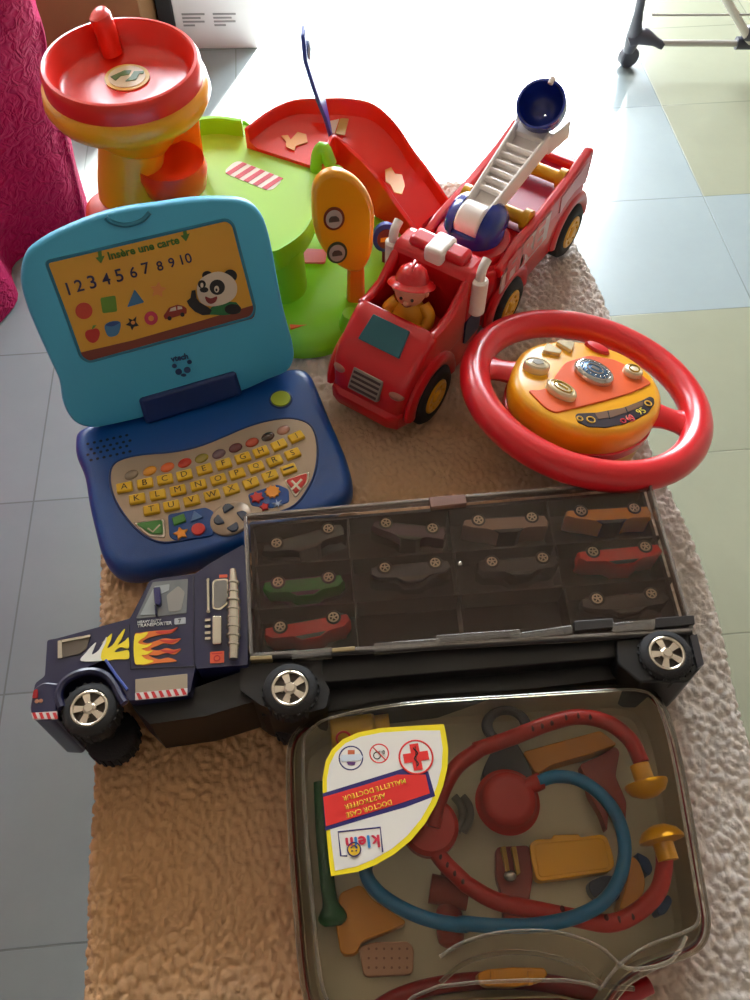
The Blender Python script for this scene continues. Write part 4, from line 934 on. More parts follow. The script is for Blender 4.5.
    mb = MB(); mb.ball((q[4].x + .003, q[4].y, q[4].z), .010, sc=(.25, 1, 1)); mb.build('barrier_sticker', mat('pale_blue_print', (170, 190, 220), .4), g)
    # green bracket by the barrier
    q = Vector(L(322, 168, .11)); mb = MB(); mb.tube(smooth_open([(q.x - .008, q.y, .09), (q.x - .004, q.y, .125), (q.x + .003, q.y, .135), (q.x + .010, q.y - .004, .118)], 4), .0075, 12); mb.build('green_post', lime, g)
    # yellow sign
    base = at(357, 306, .02); nn = Vector((.18, -1, .10)).normalized()
    sf = Fr(base, Vector((1, .18, 0)), Vector((0, 0, 1)))
    gi = g.matrix_world.inverted()
    def SG(pts): return [tuple(sf.px(*E(*p)))[:2] for p in pts]
    pl_ = smooth_closed(SG(((368, 530), (372, 490), (392, 460), (425, 448), (462, 458), (495, 482), (520, 520), (530, 560), (528, 610), (522, 660), (500, 700), (470, 706), (435, 690), (405, 662), (385, 630), (372, 590))), 4)
    mb = MB(); mb.prism(pl_, -.014, 0); sp = mb.build('sign_plate', yel, g, M=gi @ sf.M, bevel=.005, seg=4)
    mb = MB(); mb.prism(SG(((462, 690), (504, 690), (506, 780), (470, 812), (460, 790))), -.012, -.002); mb.build('sign_post', mat('post_orange', (240, 140, 24), .35), g, M=gi @ sf.M, bevel=.003)
    rg = mat('badge_rim', (120, 50, 20), .4); rg2 = mat('badge_rim2', (60, 70, 40), .4)
    for (cx_, cy_), m_ in (((424, 565), rg), ((432, 653), rg2)):
        q = sf.px(*E(cx_, cy_)); mb = MB(); mb.lathe([(.0118, -.0005), (.0118, .0008), (.0001, .0009)], 28, sx=.92, sy=1.2, M=Matrix.Translation((q.x, q.y, 0))); bd = mb.build('badge', m_, sp)
        mb = MB(); mb.lathe([(.0092, .0006), (.0092, .0014), (.0001, .0015)], 28, sx=.92, sy=1.2, M=Matrix.Translation((q.x, q.y, 0))); mb.build('badge_face', mat('badge_grey', (186, 176, 160), .4), bd)
        mb = MB(); mb.prism(rpoly([(q.x - .0055, q.y - .003), (q.x + .0055, q.y - .003), (q.x + .005, q.y + .001), (q.x + .002, q.y + .004), (q.x - .003, q.y + .004), (q.x - .0055, q.y + .001)], .001), .0014, .002); mb.build('car_symbol', mat('badge_dark', (84, 80, 66), .4), bd)
    q = Vector(L(352, 322, .02)); mb = MB(); mb.lathe([(.018, .0), (.017, .016), (.012, .026), (.010, .034)], 20, Matrix.Translation((q.x, q.y, 0))); mb.build('sign_socket', lime, g)
    # small blue round sign behind
    q = sf.px(*E(556, 608)); f2 = Fr(at(385, 237, .06), Vector((1, .18, 0)), Vector((0, 0, 1)))
    mb = MB(); mb.lathe([(.017, -.003), (.017, .002), (.013, .003), (.0001, .003)], 30, sx=.85, sy=1.15); rs = mb.build('round_sign', mat('barrier_blue', (50, 70, 170), .35), g, M=gi @ f2.M)
    mb = MB(); mb.lathe([(.0115, .0028), (.0115, .0042), (.0001, .0042)], 26, sx=.85, sy=1.15); mb.box(-.003, .003, -.05, -.015, -.002, .001); mb.build('sign_face', mat('sign_maroon', (120, 46, 50), .4), rs)
    mb = MB(); mb.box(-.006, .006, -.0028, .0028, .004, .005); mb.build('sign_bar', yel, rs)
    # stickers on the lower deck
    q = [L(*E(*p), .022) for p in ((305, 812), (345, 803), (350, 818), (362, 822), (355, 842), (330, 848), (312, 852), (308, 835))]
    mb = MB(); mb.loft([[(x, y, z - .001) for x, y, z in q], [(x, y, z + .0016) for x, y, z in q]]); mb.build('orange_sticker', mat('orange_print2', (226, 96, 40), .4), g)
    q = L(*E(375, 660), .036); mb = MB(); mb.prism(rpoly([(q[0] - .018, q[1] - .012), (q[0] + .012, q[1] - .012), (q[0] + .014, q[1] + .010), (q[0] - .012, q[1] + .012)], .004), q[2] - .003, q[2]); mb.build('pink_sticker', mat('sticker_pink', (224, 110, 130), .4), g)
    # ---------------- tower
    tcw = at(120, 60, .25); tc = Vector((tcw.x, tcw.y, 0)) - Vector((g0.x, g0.y, 0))
    N = Vector((.02, -.02, 1)).normalized()
    TM = Matrix.Translation((tc.x, tc.y, .25)) @ Vector((0, 0, 1)).rotation_difference(N).to_matrix().to_4x4()
    # funnel body
    mb = MB(); mb.lathe([(.030, -.095), (.040, -.082), (.050, -.066), (.066, -.050), (.079, -.044), (.084, -.034), (.082, -.022), (.077, -.018), (.070, -.020), (.068, -.036), (.02, -.044)], 56, TM, cap1=True); mb.build('funnel_body', yel, g, ang=60)
    mb = MB(); mb.lathe([(.0770, -.028), (.0785, -.022), (.078, -.004), (.0755, .0005), (.0725, .001), (.070, -.002), (.066, -.020), (.060, -.024), (.030, -.025), (.001, -.025)], 56, TM, cap0=False); mb.build('funnel_bowl', red, g, ang=50)
    mb = MB(); mb.lathe([(.0225, -.0252), (.0225, -.0235), (.0001, -.0233)], 36, Matrix.Translation((0, .010, 0)) @ TM); bs = mb.build('bowl_sticker', mat('sticker_gold', (228, 190, 90), .35), g)
    mb = MB(); mb.lathe([(.0185, -.0236), (.0185, -.0229), (.0001, -.0228)], 36, Matrix.Translation((0, .010, 0)) @ TM); mb.build('sticker_face', mat('sticker_cream2', (226, 206, 170), .35), bs)
    mb = MB()
    for poly in ([(-.016, -.002), (-.004, .009), (.003, .010), (.002, .003), (-.006, .000), (-.010, -.008)], [(.000, -.009), (.010, -.006), (.012, .004), (.016, .005), (.016, .009), (.006, .008), (.004, -.001)]):
        mb.prism(poly, -.0229, -.0221, Matrix.Translation((0, .010, 0)) @ TM)
    mb.build('printed_arrows', mat('arrow_green', (70, 110, 56), .35), bs)
    # handle tab on the rear rim
    hb_ = on_plane(100, 48, at(100, 48, .25), Vector((0, 1, 0))) - g0
    mb = MB(); mb.tube(smooth_open([(tc.x - .021, tc.y + .050, .228), (tc.x - .0235, tc.y + .054, .25), (tc.x - .026, tc.y + .056, .264), (tc.x - .0275, tc.y + .056, .2695)], 5), [.0145] * 11 + [.0128, .0115, .0095, .006, .002][:5], 18, flat=.75); mb.build('funnel_tab', red, g)
    # column below the funnel, down to the table
    cb_ = Vector(L(150, 200, .10))
    path = [TM @ Vector((-.002, 0, -.070)), Vector((tc.x - .014, tc.y - .010, .14)), Vector((tc.x - .022, tc.y - .018, .10)), Vector((tc.x - .024, tc.y - .022, .02)), Vector((tc.x - .024, tc.y - .022, 0))]
    mb = MB(); mb.tube(smooth_open([tuple(p) for p in path], 5), .034, 32); mb.build('column', yel, g)
    mb = MB(); mb.lathe([(.028, .078), (.036, .082), (.038, .090), (.036, .098), (.030, .103)], 36, Matrix.Translation((tc.x - .031, tc.y - .036, .008))); mb.build('column_collar', mat('collar_red', (220, 50, 14), .45), g, ang=60)
    mb = MB(); mb.lathe([(.062, 0), (.062, .006), (.050, .012), (.036, .016)], 36, Matrix.Translation((tc.x - .024, tc.y - .008, 0))); mb.build('column_foot', lime, g)
    # amber window frame between the tower and the deck, red bowl inside
    amb = mat('amber_plastic', (250, 136, 10), .25, coat=.3, sss=.3)
    wq = [L(px, py, z) for px, py, z in ((153, 198, .10), (150, 168, .135), (170, 150, .155), (198, 123, .165), (206, 130, .16), (207, 178, .113))]
    a0 = Vector(L(150, 196, .10)); a1 = Vector(L(206, 178, .112))
    mb = MB(); wf = Fr(tuple(a1 + g0), (a1 - a0), (0, 0, 1))
    pg = [tuple(wf.px(*p))[:2] for p in ((150, 200), (150, 172), (163, 154), (198, 124), (206, 180), (190, 190))]
    rimq = [tuple(wf.px(*p))[:2] for p in ((150, 205), (146, 168), (160, 148), (200, 121), (208, 181), (190, 193))]
    mb = MB(); mb.prism(rimq, -.024, -.018); mb.build('amber_shield', amb, g, M=gi @ wf.M, bevel=.002)
    mb = MB(); mb.lathe([(.020, 0), (.034, .010), (.038, .030), (.036, .040), (.030, .034), (.001, .030)], 30, Matrix.Translation(Vector(L(176, 182, .12)) + Vector((0, -.004, -.010)))); mb.build('shield_bowl', mat('bowl_orange', (236, 60, 10), .3, coat=.3), g, ang=60)
garage()
# ================================================================== TRANSPORTER TRUCK (lying on its side)
def truck():
    H = .085
    o = at(252, 655, H); o.z = T
    ang = math.radians(4.6)
    fr = Fr(o, (math.cos(ang), math.sin(ang), 0), (-math.sin(ang), math.cos(ang), 0))
    t = thing('toy_transporter_truck', 'dark blue and black toy transporter truck with painted flames lying on its side', 'toy truck', fr.M)
    def A(x, y): return (20 + x / 2.5, 520 + y / 2.5)
    def B(x, y): return (240 + x / 3.125, 480 + y / 3.125)
    def Cc(x, y): return (460 + x / 2.885, 470 + y / 2.885)
    def P(pts, z=H, cr=A): return [tuple(fr.px(*(cr(*p) if cr else p), z))[:2] for p in pts]
    blu = mat('truck_blue', (18, 19, 58), .35, coat=.3)
    blk = mat('truck_black', (13, 12, 14), .45)
    def plate(pts, z0, z1, m, name, parent=None, r=0, cr=A, bevel=0, sm=False, zt=None):
        q = P(pts, z1 if zt is None else zt, cr)
        if r: q = rpoly(q, r, 4)
        if sm: q = smooth_closed(q, 4)
        mb = MB(); mb.prism(q, z0, z1); return mb.build(name, m, parent or t, bevel=bevel, seg=3)
    # cab body: bonnet + cabin + sleeper, one outline
    cab = plate(((68, 300), (92, 296), (275, 246), (324, 152), (345, 146), (438, 134), (475, 108), (560, 60), (568, 150), (570, 362), (440, 372), (440, 358), (425, 432), (272, 452), (214, 348), (130, 385), (92, 430), (92, 496), (32, 497), (26, 470), (38, 408), (62, 390)), .006, H, blu, 'cab', r=.002, bevel=.002)
    # bumper and its side strip
    plate(((26, 470), (34, 420), (60, 404), (100, 408), (92, 450), (92, 480), (80, 500), (32, 498)), .002, H + .0016, blu, 'bumper', r=.003, bevel=.0015)
    plate(((28, 482), (92, 478), (92, 496), (32, 498)), H, H + .0024, mat('sticker_offwhite', (206, 200, 196), .4), 'bumper_strip')
    for k in range(4):
        x = 30 + k * 17; plate(((x, 482), (x + 8, 481), (x + 14, 496), (x + 6, 497)), H + .0018, H + .0028, mat('strip_red', (190, 36, 40), .4), 'strip_bar')
    lf = mat('tail_lamp_red', (150, 26, 30), .25)
    plate(((30, 445), (34, 425), (44, 422), (44, 445)), H - .01, H + .0026, lf, 'front_lamp', r=.001)
    for x, y in ((42, 453), (52, 452)):
        q = fr.px(*A(x, y), H + .002); mb = MB(); mb.lathe([(.0016, 0), (.0016, .001), (.0001, .0012)], 12, Matrix.Translation((q.x, q.y, H + .0012))); mb.build('indicator', mat('amber_lamp', (170, 110, 80), .3), t)
    # front wheel arch flare
    arc = [A(104, 470), A(96, 440), A(108, 408), A(140, 386), A(180, 378), A(214, 388), A(236, 412), A(250, 440), A(262, 458)]
    mb = MB(); mb.tube(smooth_open([tuple(fr.px(*p, H)) for p in arc], 4), .0032, 8); mb.build('wheel_arch', blu, t)
    mb = MB(); mb.tube([tuple(fr.px(*A(*p), H + .001)) for p in ((214, 350), (240, 388), (268, 424))], .0012, 6); mb.build('arch_edge', mat('edge_lightblue', (70, 90, 170), .3), t)
    # window, mirror
    plate(((290, 246), (332, 155), (420, 147), (416, 232), (300, 246)), H - .001, H + .0006, mat('window_grey', (112, 116, 118), .2, coat=.5), 'side_window', r=.0008)
    plate(((300, 238), (336, 166), (374, 160), (372, 176), (350, 186), (342, 236)), H, H + .0011, mat('window_light', (150, 158, 158), .2, coat=.5), 'window_reflection_panel', r=.001)
    plate(((366, 188), (396, 164), (412, 180), (402, 226), (372, 230)), H, H + .0011, mat('seat_grey', (140, 136, 128), .5), 'seat', r=.002)
    plate(((333, 168), (350, 166), (352, 206), (346, 212), (336, 208)), H - .001, H + .006, mat('truck_blue2', (28, 30, 86), .25, coat=.4), 'mirror', r=.001, bevel=.0008)
    plate(((336, 212), (340, 212), (342, 236), (338, 236)), H, H + .004, blu, 'mirror_arm')
    # grille on the bonnet side
    chrome = mat('truck_chrome', (190, 184, 172), .2, metal=.9)
    plate(((94, 302), (176, 286), (166, 320), (150, 334), (94, 346)), H, H + .0010, mat('grille_bronze', (104, 96, 88), .3, metal=.6), 'engine_grille', r=.001)
    plate(((94, 302), (104, 300), (106, 344), (94, 346)), H, H + .0022, chrome, 'grille_bar'); plate(((100, 300), (176, 286), (175, 292), (104, 306)), H, H + .0022, chrome, 'grille_bar')
    # flames
    fy = mat('flame_yellow', (238, 214, 40), .4); fo = mat('flame_orange', (216, 110, 40), .4); fw_ = mat('flame_white', (222, 222, 214), .4)
    plate(((152, 352), (166, 330), (178, 316), (190, 306), (184, 322), (180, 336), (196, 326), (208, 306), (216, 292), (218, 304), (214, 322), (206, 340), (206, 351)), H, H + .0006, fw_, 'flame', sm=True)
    plate(((206, 351), (204, 330), (214, 308), (216, 296), (204, 308), (222, 290), (230, 284), (226, 302), (218, 320), (232, 312), (246, 290), (262, 272), (254, 296), (244, 312), (262, 302), (271, 294), (271, 320), (250, 318), (236, 330), (254, 328), (271, 326), (271, 346), (240, 348)), H, H + .0007, fy, 'flame', sm=True)
    plate(((286, 290), (300, 282), (326, 278), (352, 276), (378, 274), (394, 268), (380, 282), (356, 286), (336, 290), (318, 296), (306, 304), (320, 308), (340, 302), (362, 296), (384, 298), (402, 296), (384, 310), (360, 308), (344, 314), (326, 322), (346, 326), (366, 320), (384, 324), (402, 322), (386, 336), (366, 332), (344, 338), (322, 338), (346, 348), (370, 344), (392, 352), (366, 356), (340, 358), (316, 362), (300, 362), (286, 354)), H, H + .0006, fo, 'flame', sm=True)
    plate(((286, 291), (302, 284), (320, 280), (312, 292), (300, 300), (296, 308), (314, 312), (330, 308), (318, 318), (304, 322), (318, 328), (332, 326), (318, 336), (304, 338), (316, 348), (334, 352), (316, 360), (300, 361), (286, 353)), H, H + .0009, fy, 'flame', sm=True)
    rd = mat('flame_red', (190, 50, 40), .4)
    for pts in (((340, 279), (378, 275), (394, 268), (378, 280), (350, 284)), ((350, 300), (384, 300), (402, 296), (380, 307), (360, 305)), ((352, 324), (384, 326), (402, 322), (380, 333), (360, 330))): plate(pts, H + .0005, H + .0009, rd, 'flame_tip', sm=True)
    wp = mat('truck_white_print', (206, 206, 206), .4)
    words(fr, 'HEAVY DUTY', A(294, 259), A(353, 254), H + .0003, wp, t, 1.0, offset=.02)
    words(fr, 'TRANSPORTER', A(293, 269), A(380, 261), H + .0003, wp, t, 1.0, offset=.02)
    plate(((386, 246), (414, 243), (414, 259), (386, 261)), H, H + .0008, mat('badge_pale', (168, 172, 176), .3), 'door_badge', r=.0008)
    words(fr, '7', A(396, 258), A(403, 257), H + .0009, ink, t, 1.0)
    # door seams
    for l in (((273, 262), (276, 372)), ((434, 140), (436, 366)), ((276, 372), (436, 366))):
        mb = MB(); mb.tube([tuple(fr.px(*A(*p), H + .0002)) for p in l], .0006, 6); mb.build('door_seam', mat('seam_dark', (14, 14, 40), .5), t)
    # hand rail, sleeper window, exhaust stack, tank
    mb = MB(); mb.tube([tuple(fr.px(*A(*p), H + .0022)) for p in ((470, 150), (471, 228))], .0013, 8); 
    for p in ((470, 150), (471, 228)): mb.tube([tuple(fr.px(*A(*p), H)), tuple(fr.px(*A(*p), H + .0024))], .0016, 8)
    mb.build('grab_rail', chrome, t)
    plate(((481, 155), (488, 148), (520, 146), (520, 210), (500, 226), (481, 222)), H, H + .0010, chrome, 'sleeper_window_frame', r=.002)
    plate(((484, 158), (492, 151), (517, 150), (517, 206), (498, 220), (484, 217)), H + .0006, H + .0014, mat('window_grey2', (116, 112, 106), .15, coat=.5), 'sleeper_window', r=.002)
    mb = MB()
    q = [tuple(fr.px(*A(*p), H + .004)) for p in ((532, 125), (534, 160), (535, 200), (535, 250), (535, 300), (534, 348))]
    mb.tube(q, [.0030, .0042, .0046, .0056, .0044, .0036], 14); st = mb.build('exhaust_stack', chrome, t)
    for y in (158, 180, 202, 224, 246, 268, 290, 312):
        mb = MB(); c = fr.px(*A(534.5, y), H + .004); mb.tube([(c.x - .0002, c.y - .0008, c.z), (c.x, c.y + .0008, c.z)], .0061 if 190 < y < 300 else .0052, 14); mb.build('exhaust_band', chrome, st)
    plate(((480, 238), (504, 238), (504, 308), (480, 310)), H, H + .004, chrome, 'filter_can', r=.0015, bevel=.0015)
    for y in (252, 268, 284, 298):
        c = fr.px(*A(470, y), H); mb = MB(); mb.box(c.x - .0022, c.x + .0022, c.y - .0011, c.y + .0011, H, H + .0018); mb.build('filter_vent', chrome, t)
    plate(((475, 330), (510, 327), (510, 356), (475, 358)), H, H + .0007, mat('sticker_coral', (214, 84, 50), .4), 'warning_sticker', r=.0006)
    q = fr.px(*A(493, 346), H); mb = MB(); mb.torus(.0022, .0005, Matrix.Translation((q.x, q.y, H + .0008)), n=16, m=6); mb.box(q.x - .004, q.x + .004, q.y + .0034, q.y + .0042, H + .0006, H + .001); mb.build('sticker_mark', mat('strip_red', (190, 36, 40), .4), t)
    plate(((498, 137), (518, 136), (518, 143), (498, 144)), H, H + .0007, mat('sticker_coral', (214, 84, 50), .4), 'small_label')
    # entry step
    plate(((288, 398), (418, 384), (418, 430), (288, 446)), H - .001, H + .0010, mat('step_bronze', (158, 144, 124), .4, metal=.4), 'step_plate', bevel=.0004)
    plate(((288, 432), (418, 420), (418, 438), (288, 450)), H + .0005, H + .0016, mat('sticker_offwhite', (206, 200, 196), .4), 'step_strip')
    for k in range(7):
        x = 290 + k * 18.5; y = 433 - k * 1.9; plate(((x, y), (x + 8, y - 1), (x + 16, y + 14), (x + 7, y + 16)), H + .0012, H + .002, mat('strip_red', (190, 36, 40), .4), 'strip_bar')
    # lower valance behind the bumper (bottom face)
    # chassis under cab and case
    plate([(132, 706), (200, 686), (262, 664), (258, 700), (206, 716), (150, 724)], .012, H - .012, blk, 'chassis', cr=None)
    plate([(252, 655), (692, 630), (700, 668), (640, 676), (330, 712), (262, 716)], .014, H - .026, blk, 'chassis', cr=None)
    plate([(240, 660), (268, 656), (322, 654), (322, 676), (330, 690), (326, 708), (300, 714), (262, 706), (240, 690)], .006, H - .006, blk, 'wheel_mount', cr=None, r=.003)
    plate([(616, 640), (694, 632), (704, 664), (688, 682), (640, 682), (618, 664)], .022, H - .004, blk, 'wheel_mount', cr=None, r=.003, bevel=.0015)
    plate([(690, 636), (697, 634), (704, 664), (698, 668)], .004, H - .001, mat('edge_grey', (48, 46, 50), .3), 'rear_edge', cr=None)
    plate([(268, 656), (640, 634), (640, 655), (330, 682), (275, 680)], .010, H - .010, blk, 'side_skirt', cr=None, bevel=.001)
    # wheels
    tyre = mat('truck_tyre', (28, 27, 28), .75, bump=.3, bscale=600)
    rim = mat('truck_rim', (206, 196, 180), .22, metal=.85)
    def wheel(px, py, zc, up, r=.0212):
        q = fr.px(px, py, H + .001)
        M = Matrix.Translation((q.x, q.y, zc)) @ (Matrix() if up else Matrix.Rotation(PI, 4, 'X'))
        mb = MB(); mb.lathe([(.008, -.010), (r - .002, -.010), (r, -.008), (r, .006), (r - .0015, .0085), (r - .006, .0095), (.0145, .008), (.0140, .005), (.001, .005)], 44, M)
        for k in range(22):
            a = 2 * PI * k / 22; mb.box(-.0012, .0012, r - .0005, r + .0010, -.008, .0065, M @ Matrix.Rotation(a, 4, 'Z'))
        w_ = mb.build('wheel', tyre, t, ang=50)
        mb = MB(); mb.torus(.0132, .0014, M @ Matrix.Translation((0, 0, .0082)), n=40, m=8)
        for k in range(5):
            a = 2 * PI * k / 5 + .3; mb.loft([[(-.0018, .004, .0062), (.0018, .004, .0062), (.0018, .004, .0090), (-.0018, .004, .0090)], [(-.0032, .0130, .0058), (.0032, .0130, .0058), (.0032, .0130, .0084), (-.0032, .0130, .0084)]], M=M @ Matrix.Rotation(a, 4, 'Z'))
        mb.lathe([(.0050, .005), (.0050, .0088), (.0034, .0100), (.0034, .0108), (.001, .011)], 20, M)
        mb.build('rim', rim, w_, ang=40)
        mb = MB(); mb.lathe([(.0128, .0048), (.0128, .0058), (.001, .0058)], 30, M); mb.build('rim_back', mat('rim_shadow', (70, 62, 54), .4, metal=.3), w_)
        for k in range(5):
            a = 2 * PI * (k + .5) / 5 + .3; mb = MB(); mb.ball((.0064 * math.cos(a), .0064 * math.sin(a), .0066), .0010, M, n=8, m=6); mb.build('lug', rim, w_)
    for px, py in ((89, 708), (290, 688), (667, 653)):
        wheel(px, py, H - .008, True); wheel(px, py, .0125 if px < 600 else .040, False)
    for px, py in ((89, 708), (290, 688), (667, 653)):
        q = fr.px(px, py, H); mb = MB(); mb.tube([(q.x, q.y, .015), (q.x, q.y, H - .015)], .004, 12); mb.build('axle', blk, t)
    # ---------------- display case of the trailer
    corners = [(246, 516), (648, 481), (691, 629), (252, 654)]
    q = P(corners, H, None)
    def quad(k, z, add=0):
        cx = sum(p[0] for p in q) / 4; cy = sum(p[1] for p in q) / 4
        out = []
        for p in q:
            d = Vector((p[0] - cx, p[1] - cy)); s_ = Vector((math.copysign(1, d.x), math.copysign(1, d.y)))
            out.append((p[0] - s_.x * k, p[1] - s_.y * k, z))
        return out
    tray = mat('tray_brown_black', (15, 13, 13), .5)
    mb = MB(); mb.loft([quad(.004, .008), quad(.002, .012), quad(.002, .074), quad(.005, .074), quad(.005, .046), quad(.0052, .0459)], True, True)
    tr = mb.build('display_tray', tray, t)
    # dividers: three columns walls and two shelves, traced on the face
    def wall(p0, p1, name, z0=.046, z1=.073, th=.0009):
        a, b = fr.px(*p0, H), fr.px(*p1, H); d = (b - a).normalized(); n = Vector((-d.y, d.x, 0)) * th
        mb = MB(); mb.prism([(a + n)[:2], (b + n)[:2], (b - n)[:2], (a - n)[:2]], z0, z1); mb.build(name, mat('divider_brown', (20, 17, 16), .4), tr)
    for p0, p1 in (((347, 509), (360, 645)), ((449, 500), (468, 639)), ((548, 492), (578, 634))): wall(p0, p1, 'divider')
    for p0, p1 in (((249, 559), (664, 529)), ((250, 603), (678, 571))): wall(p0, p1, 'shelf')
    # clear hinged lid
    cl = clear('clear_lid', (240, 236, 232), .6, .08, haze=.035, hazecol=(170, 130, 110), ior=1.28)
    mb = MB(); mb.loft([quad(-.0005, .0815), quad(-.0005, H)], True, True); lid = mb.build('clear_cover', cl, t)
    ed = clear('clear_edge', (190, 180, 172), 1.0, .15, haze=.22, hazecol=(210, 200, 190), ior=1.6)
    def edge(a, b, r0, r1, name='cover_edge', z0=.076, z1=H + .0006):
        A_, B_ = Vector(a), Vector(b); d = (B_ - A_).normalized(); n = Vector((-d.y, d.x))
        mb = MB(); mb.prism([tuple(A_ + n * r0), tuple(B_ + n * r0), tuple(B_ + n * r1), tuple(A_ + n * r1)], z0, z1); return mb.build(name, ed, t, bevel=.0005)
    for i in range(4):
        j = (i + 1) % 4; edge(q[i], q[j], -.0008, .0022)
    # catch at the top and rivet
    plate([(429, 497), (465, 494), (467, 503), (431, 507)], H - .004, H + .0026, clear('clear_pinkish', (214, 184, 170), .8, .2, haze=.4, hazecol=(196, 160, 150)), 'catch', cr=None, r=.001, bevel=.0006)
    c = fr.px(460, 564, H); mb = MB(); mb.lathe([(.0022, 0), (.0018, .0012), (.0006, .0016), (.0001, .0016)], 14, Matrix.Translation(c)); mb.build('rivet', chrome, t)
    # hinges along the lower edge
    hg = mat('hinge_black', (30, 28, 30), .3); hc = clear('hinge_clear', (220, 214, 206), 1, .1, haze=.14, hazecol=(200, 194, 184), ior=1.5)
    def hing(pts, m, z1=H + .0015, name='hinge'): plate(pts, H - .006, z1, m, name, cr=None, r=.0008, bevel=.0006)
    hing(((291, 651), (331, 647), (332, 655), (292, 659)), hc); hing(((374, 643), (440, 638), (440, 646), (374, 652)), hc)
    hing(((436, 635), (520, 629), (521, 636), (437, 643)), hc); hing(((510, 634), (572, 625), (573, 633), (512, 640)), hc)
    hing(((612, 623), (655, 619), (655, 629), (613, 632)), hc); hing(((574, 621), (613, 618), (614, 627), (575, 631)), hg); hing(((655, 618), (694, 615), (695, 624), (656, 628)), hg)
    hing(((250, 656), (272, 655), (272, 659), (250, 660)), mat('pin_brass', (150, 134, 100), .3, metal=.7), name='hinge_pin'); hing(((332, 648), (355, 646), (355, 650), (332, 652)), mat('pin_brass', (150, 134, 100), .3, metal=.7), name='hinge_pin')
    mb = MB(); a_, b_ = fr.px(252, 657, H), fr.px(692, 631, H); mb.tube([(a_.x, a_.y, H - .002), (b_.x, b_.y, H - .002)], .0022, 10); mb.build('hinge_rod', hg, t)

    # ---------------- little cars, each hung upside down in its compartment
    cw = mat('car_wheel_silver', (255, 238, 214), .5); ct = mat('car_tyre', (20, 19, 20), .6)
    glass = mat('car_glass', (20, 20, 22), .3)
    def car(p_rear, p_front, col, label, style, tray_z=.047):
        """pixels of the two wheels, left one then right one, as seen through the cover"""
        z = .0675
        a, b = fr.px(*p_rear, z + .007), fr.px(*p_front, z + .007)
        d = b - a; ang_ = math.atan2(d.y, d.x); c = (a + b) / 2; wb = d.length / 2
        # car space: x along, y = up of the car (points down the picture), z = across the car
        M = fr.M @ Matrix.Translation((c.x, c.y, z)) @ Matrix.Rotation(ang_, 4, 'Z') @ Matrix.Rotation(PI, 4, 'X')
        o = thing('toy_car', label, 'toy car', M, 'small toy cars inside the transporter display case')
        m = mat('carpaint_' + '_'.join(map(str, col)), col, .25, coat=.6)
        k = wb / .026; f = style
        prof = {0: [(-.041, -.002), (-.042, .004), (-.036, .008), (-.016, .0095), (-.008, .0145), (.010, .0150), (.020, .0100), (.036, .0085), (.042, .004), (.040, -.002)],
                1: [(-.040, -.002), (-.042, .003), (-.034, .006), (-.020, .0085), (-.008, .0125), (.008, .0125), (.022, .0090), (.040, .0095), (.042, .004), (.040, -.002)],
                2: [(-.041, -.003), (-.042, .006), (-.030, .0105), (-.014, .0110), (-.004, .0160), (.018, .0165), (.036, .0120), (.041, .006), (.040, -.003)]}[f]
        prof = [(x * k, y) for x, y in prof]
        mb = MB(); ins = [(x * .96, y * (.93 if y > 0 else 1)) for x, y in prof]
        mb.loft([[(x, y, -.0125) for x, y in ins], [(x, y, -.0105) for x, y in prof], [(x, y, .0105) for x, y in prof], [(x, y, .0125) for x, y in ins]]); mb.build('body', m, o, ang=50)
        mb = MB(); gy = .0100; mb.prism(rpoly([(-.014 * k, gy - .0005), (.017 * k, gy - .0005), (.010 * k, gy + .0030), (-.007 * k, gy + .0030)], .001), -.0128, .0128); mb.build('windows', glass, o)
        mb = MB(); mb.box(-.036 * k, .036 * k, -.0045, -.0015, -.010, .010); mb.build('underbody', ct, o)
        for sx in (-1, 1):
            for sz in (-1, 1):
                MM = Matrix.Translation((sx * wb, -.0012, sz * -.0105)) @ (Matrix.Rotation(PI, 4, 'X') if sz > 0 else Matrix())
                mb = MB(); mb.lathe([(.001, -.003), (.0062, -.003), (.0064, .0018), (.0058, .0024), (.001, .0024)], 22, MM); w_ = mb.build('wheel', ct, o)
                mb = MB(); mb.torus(.0038, .0007, MM @ Matrix.Translation((0, 0, .0024)), n=20, m=6)
                for kk in range(5): mb.box(-.0005, .0005, 0, .0038, .0020, .0030, MM @ Matrix.Rotation(2 * PI * kk / 5, 4, 'Z'))
                mb.build('wheel_rim', cw, w_)
    G = [((277.5, 547.5), (329, 533), (52, 66, 68), 'dark teal toy car in the top left compartment of the transporter display case', 1),
         ((385.7, 527.5), (432, 532.5), (76, 44, 74), 'dark purple toy car in the top row, second from left in the transporter case', 1),
         ((478, 524.5), (531, 521.5), (180, 150, 138), 'silver grey toy car in the top row beside the orange car in the transporter case', 1),
         ((580, 515.5), (633, 512.5), (255, 160, 24), 'orange toy car in the top right compartment of the transporter display case', 1),
         ((278.7, 586.5), (329, 581.5), (16, 150, 46), 'green toy car in the left compartment of the middle row in the transporter case', 0),
         ((385, 572), (435, 567), (44, 46, 66), 'dark blue toy car in the middle row to the right of the green car', 0),
         ((491.5, 566), (542, 562), (30, 30, 32), 'black toy car in the middle row just left of the red car', 0),
         ((592, 556), (644, 551), (250, 34, 28), 'red toy car at the right end of the middle row under the orange car', 0),
         ((281, 631), (334, 621.5), (240, 28, 30), 'red toy car in the bottom left compartment of the transporter display case', 0),
         ((596, 603), (650, 598), (34, 30, 30), 'near black toy car barely visible in the bottom right compartment of the case', 0)]
    for args in G: car(*args)
truck()
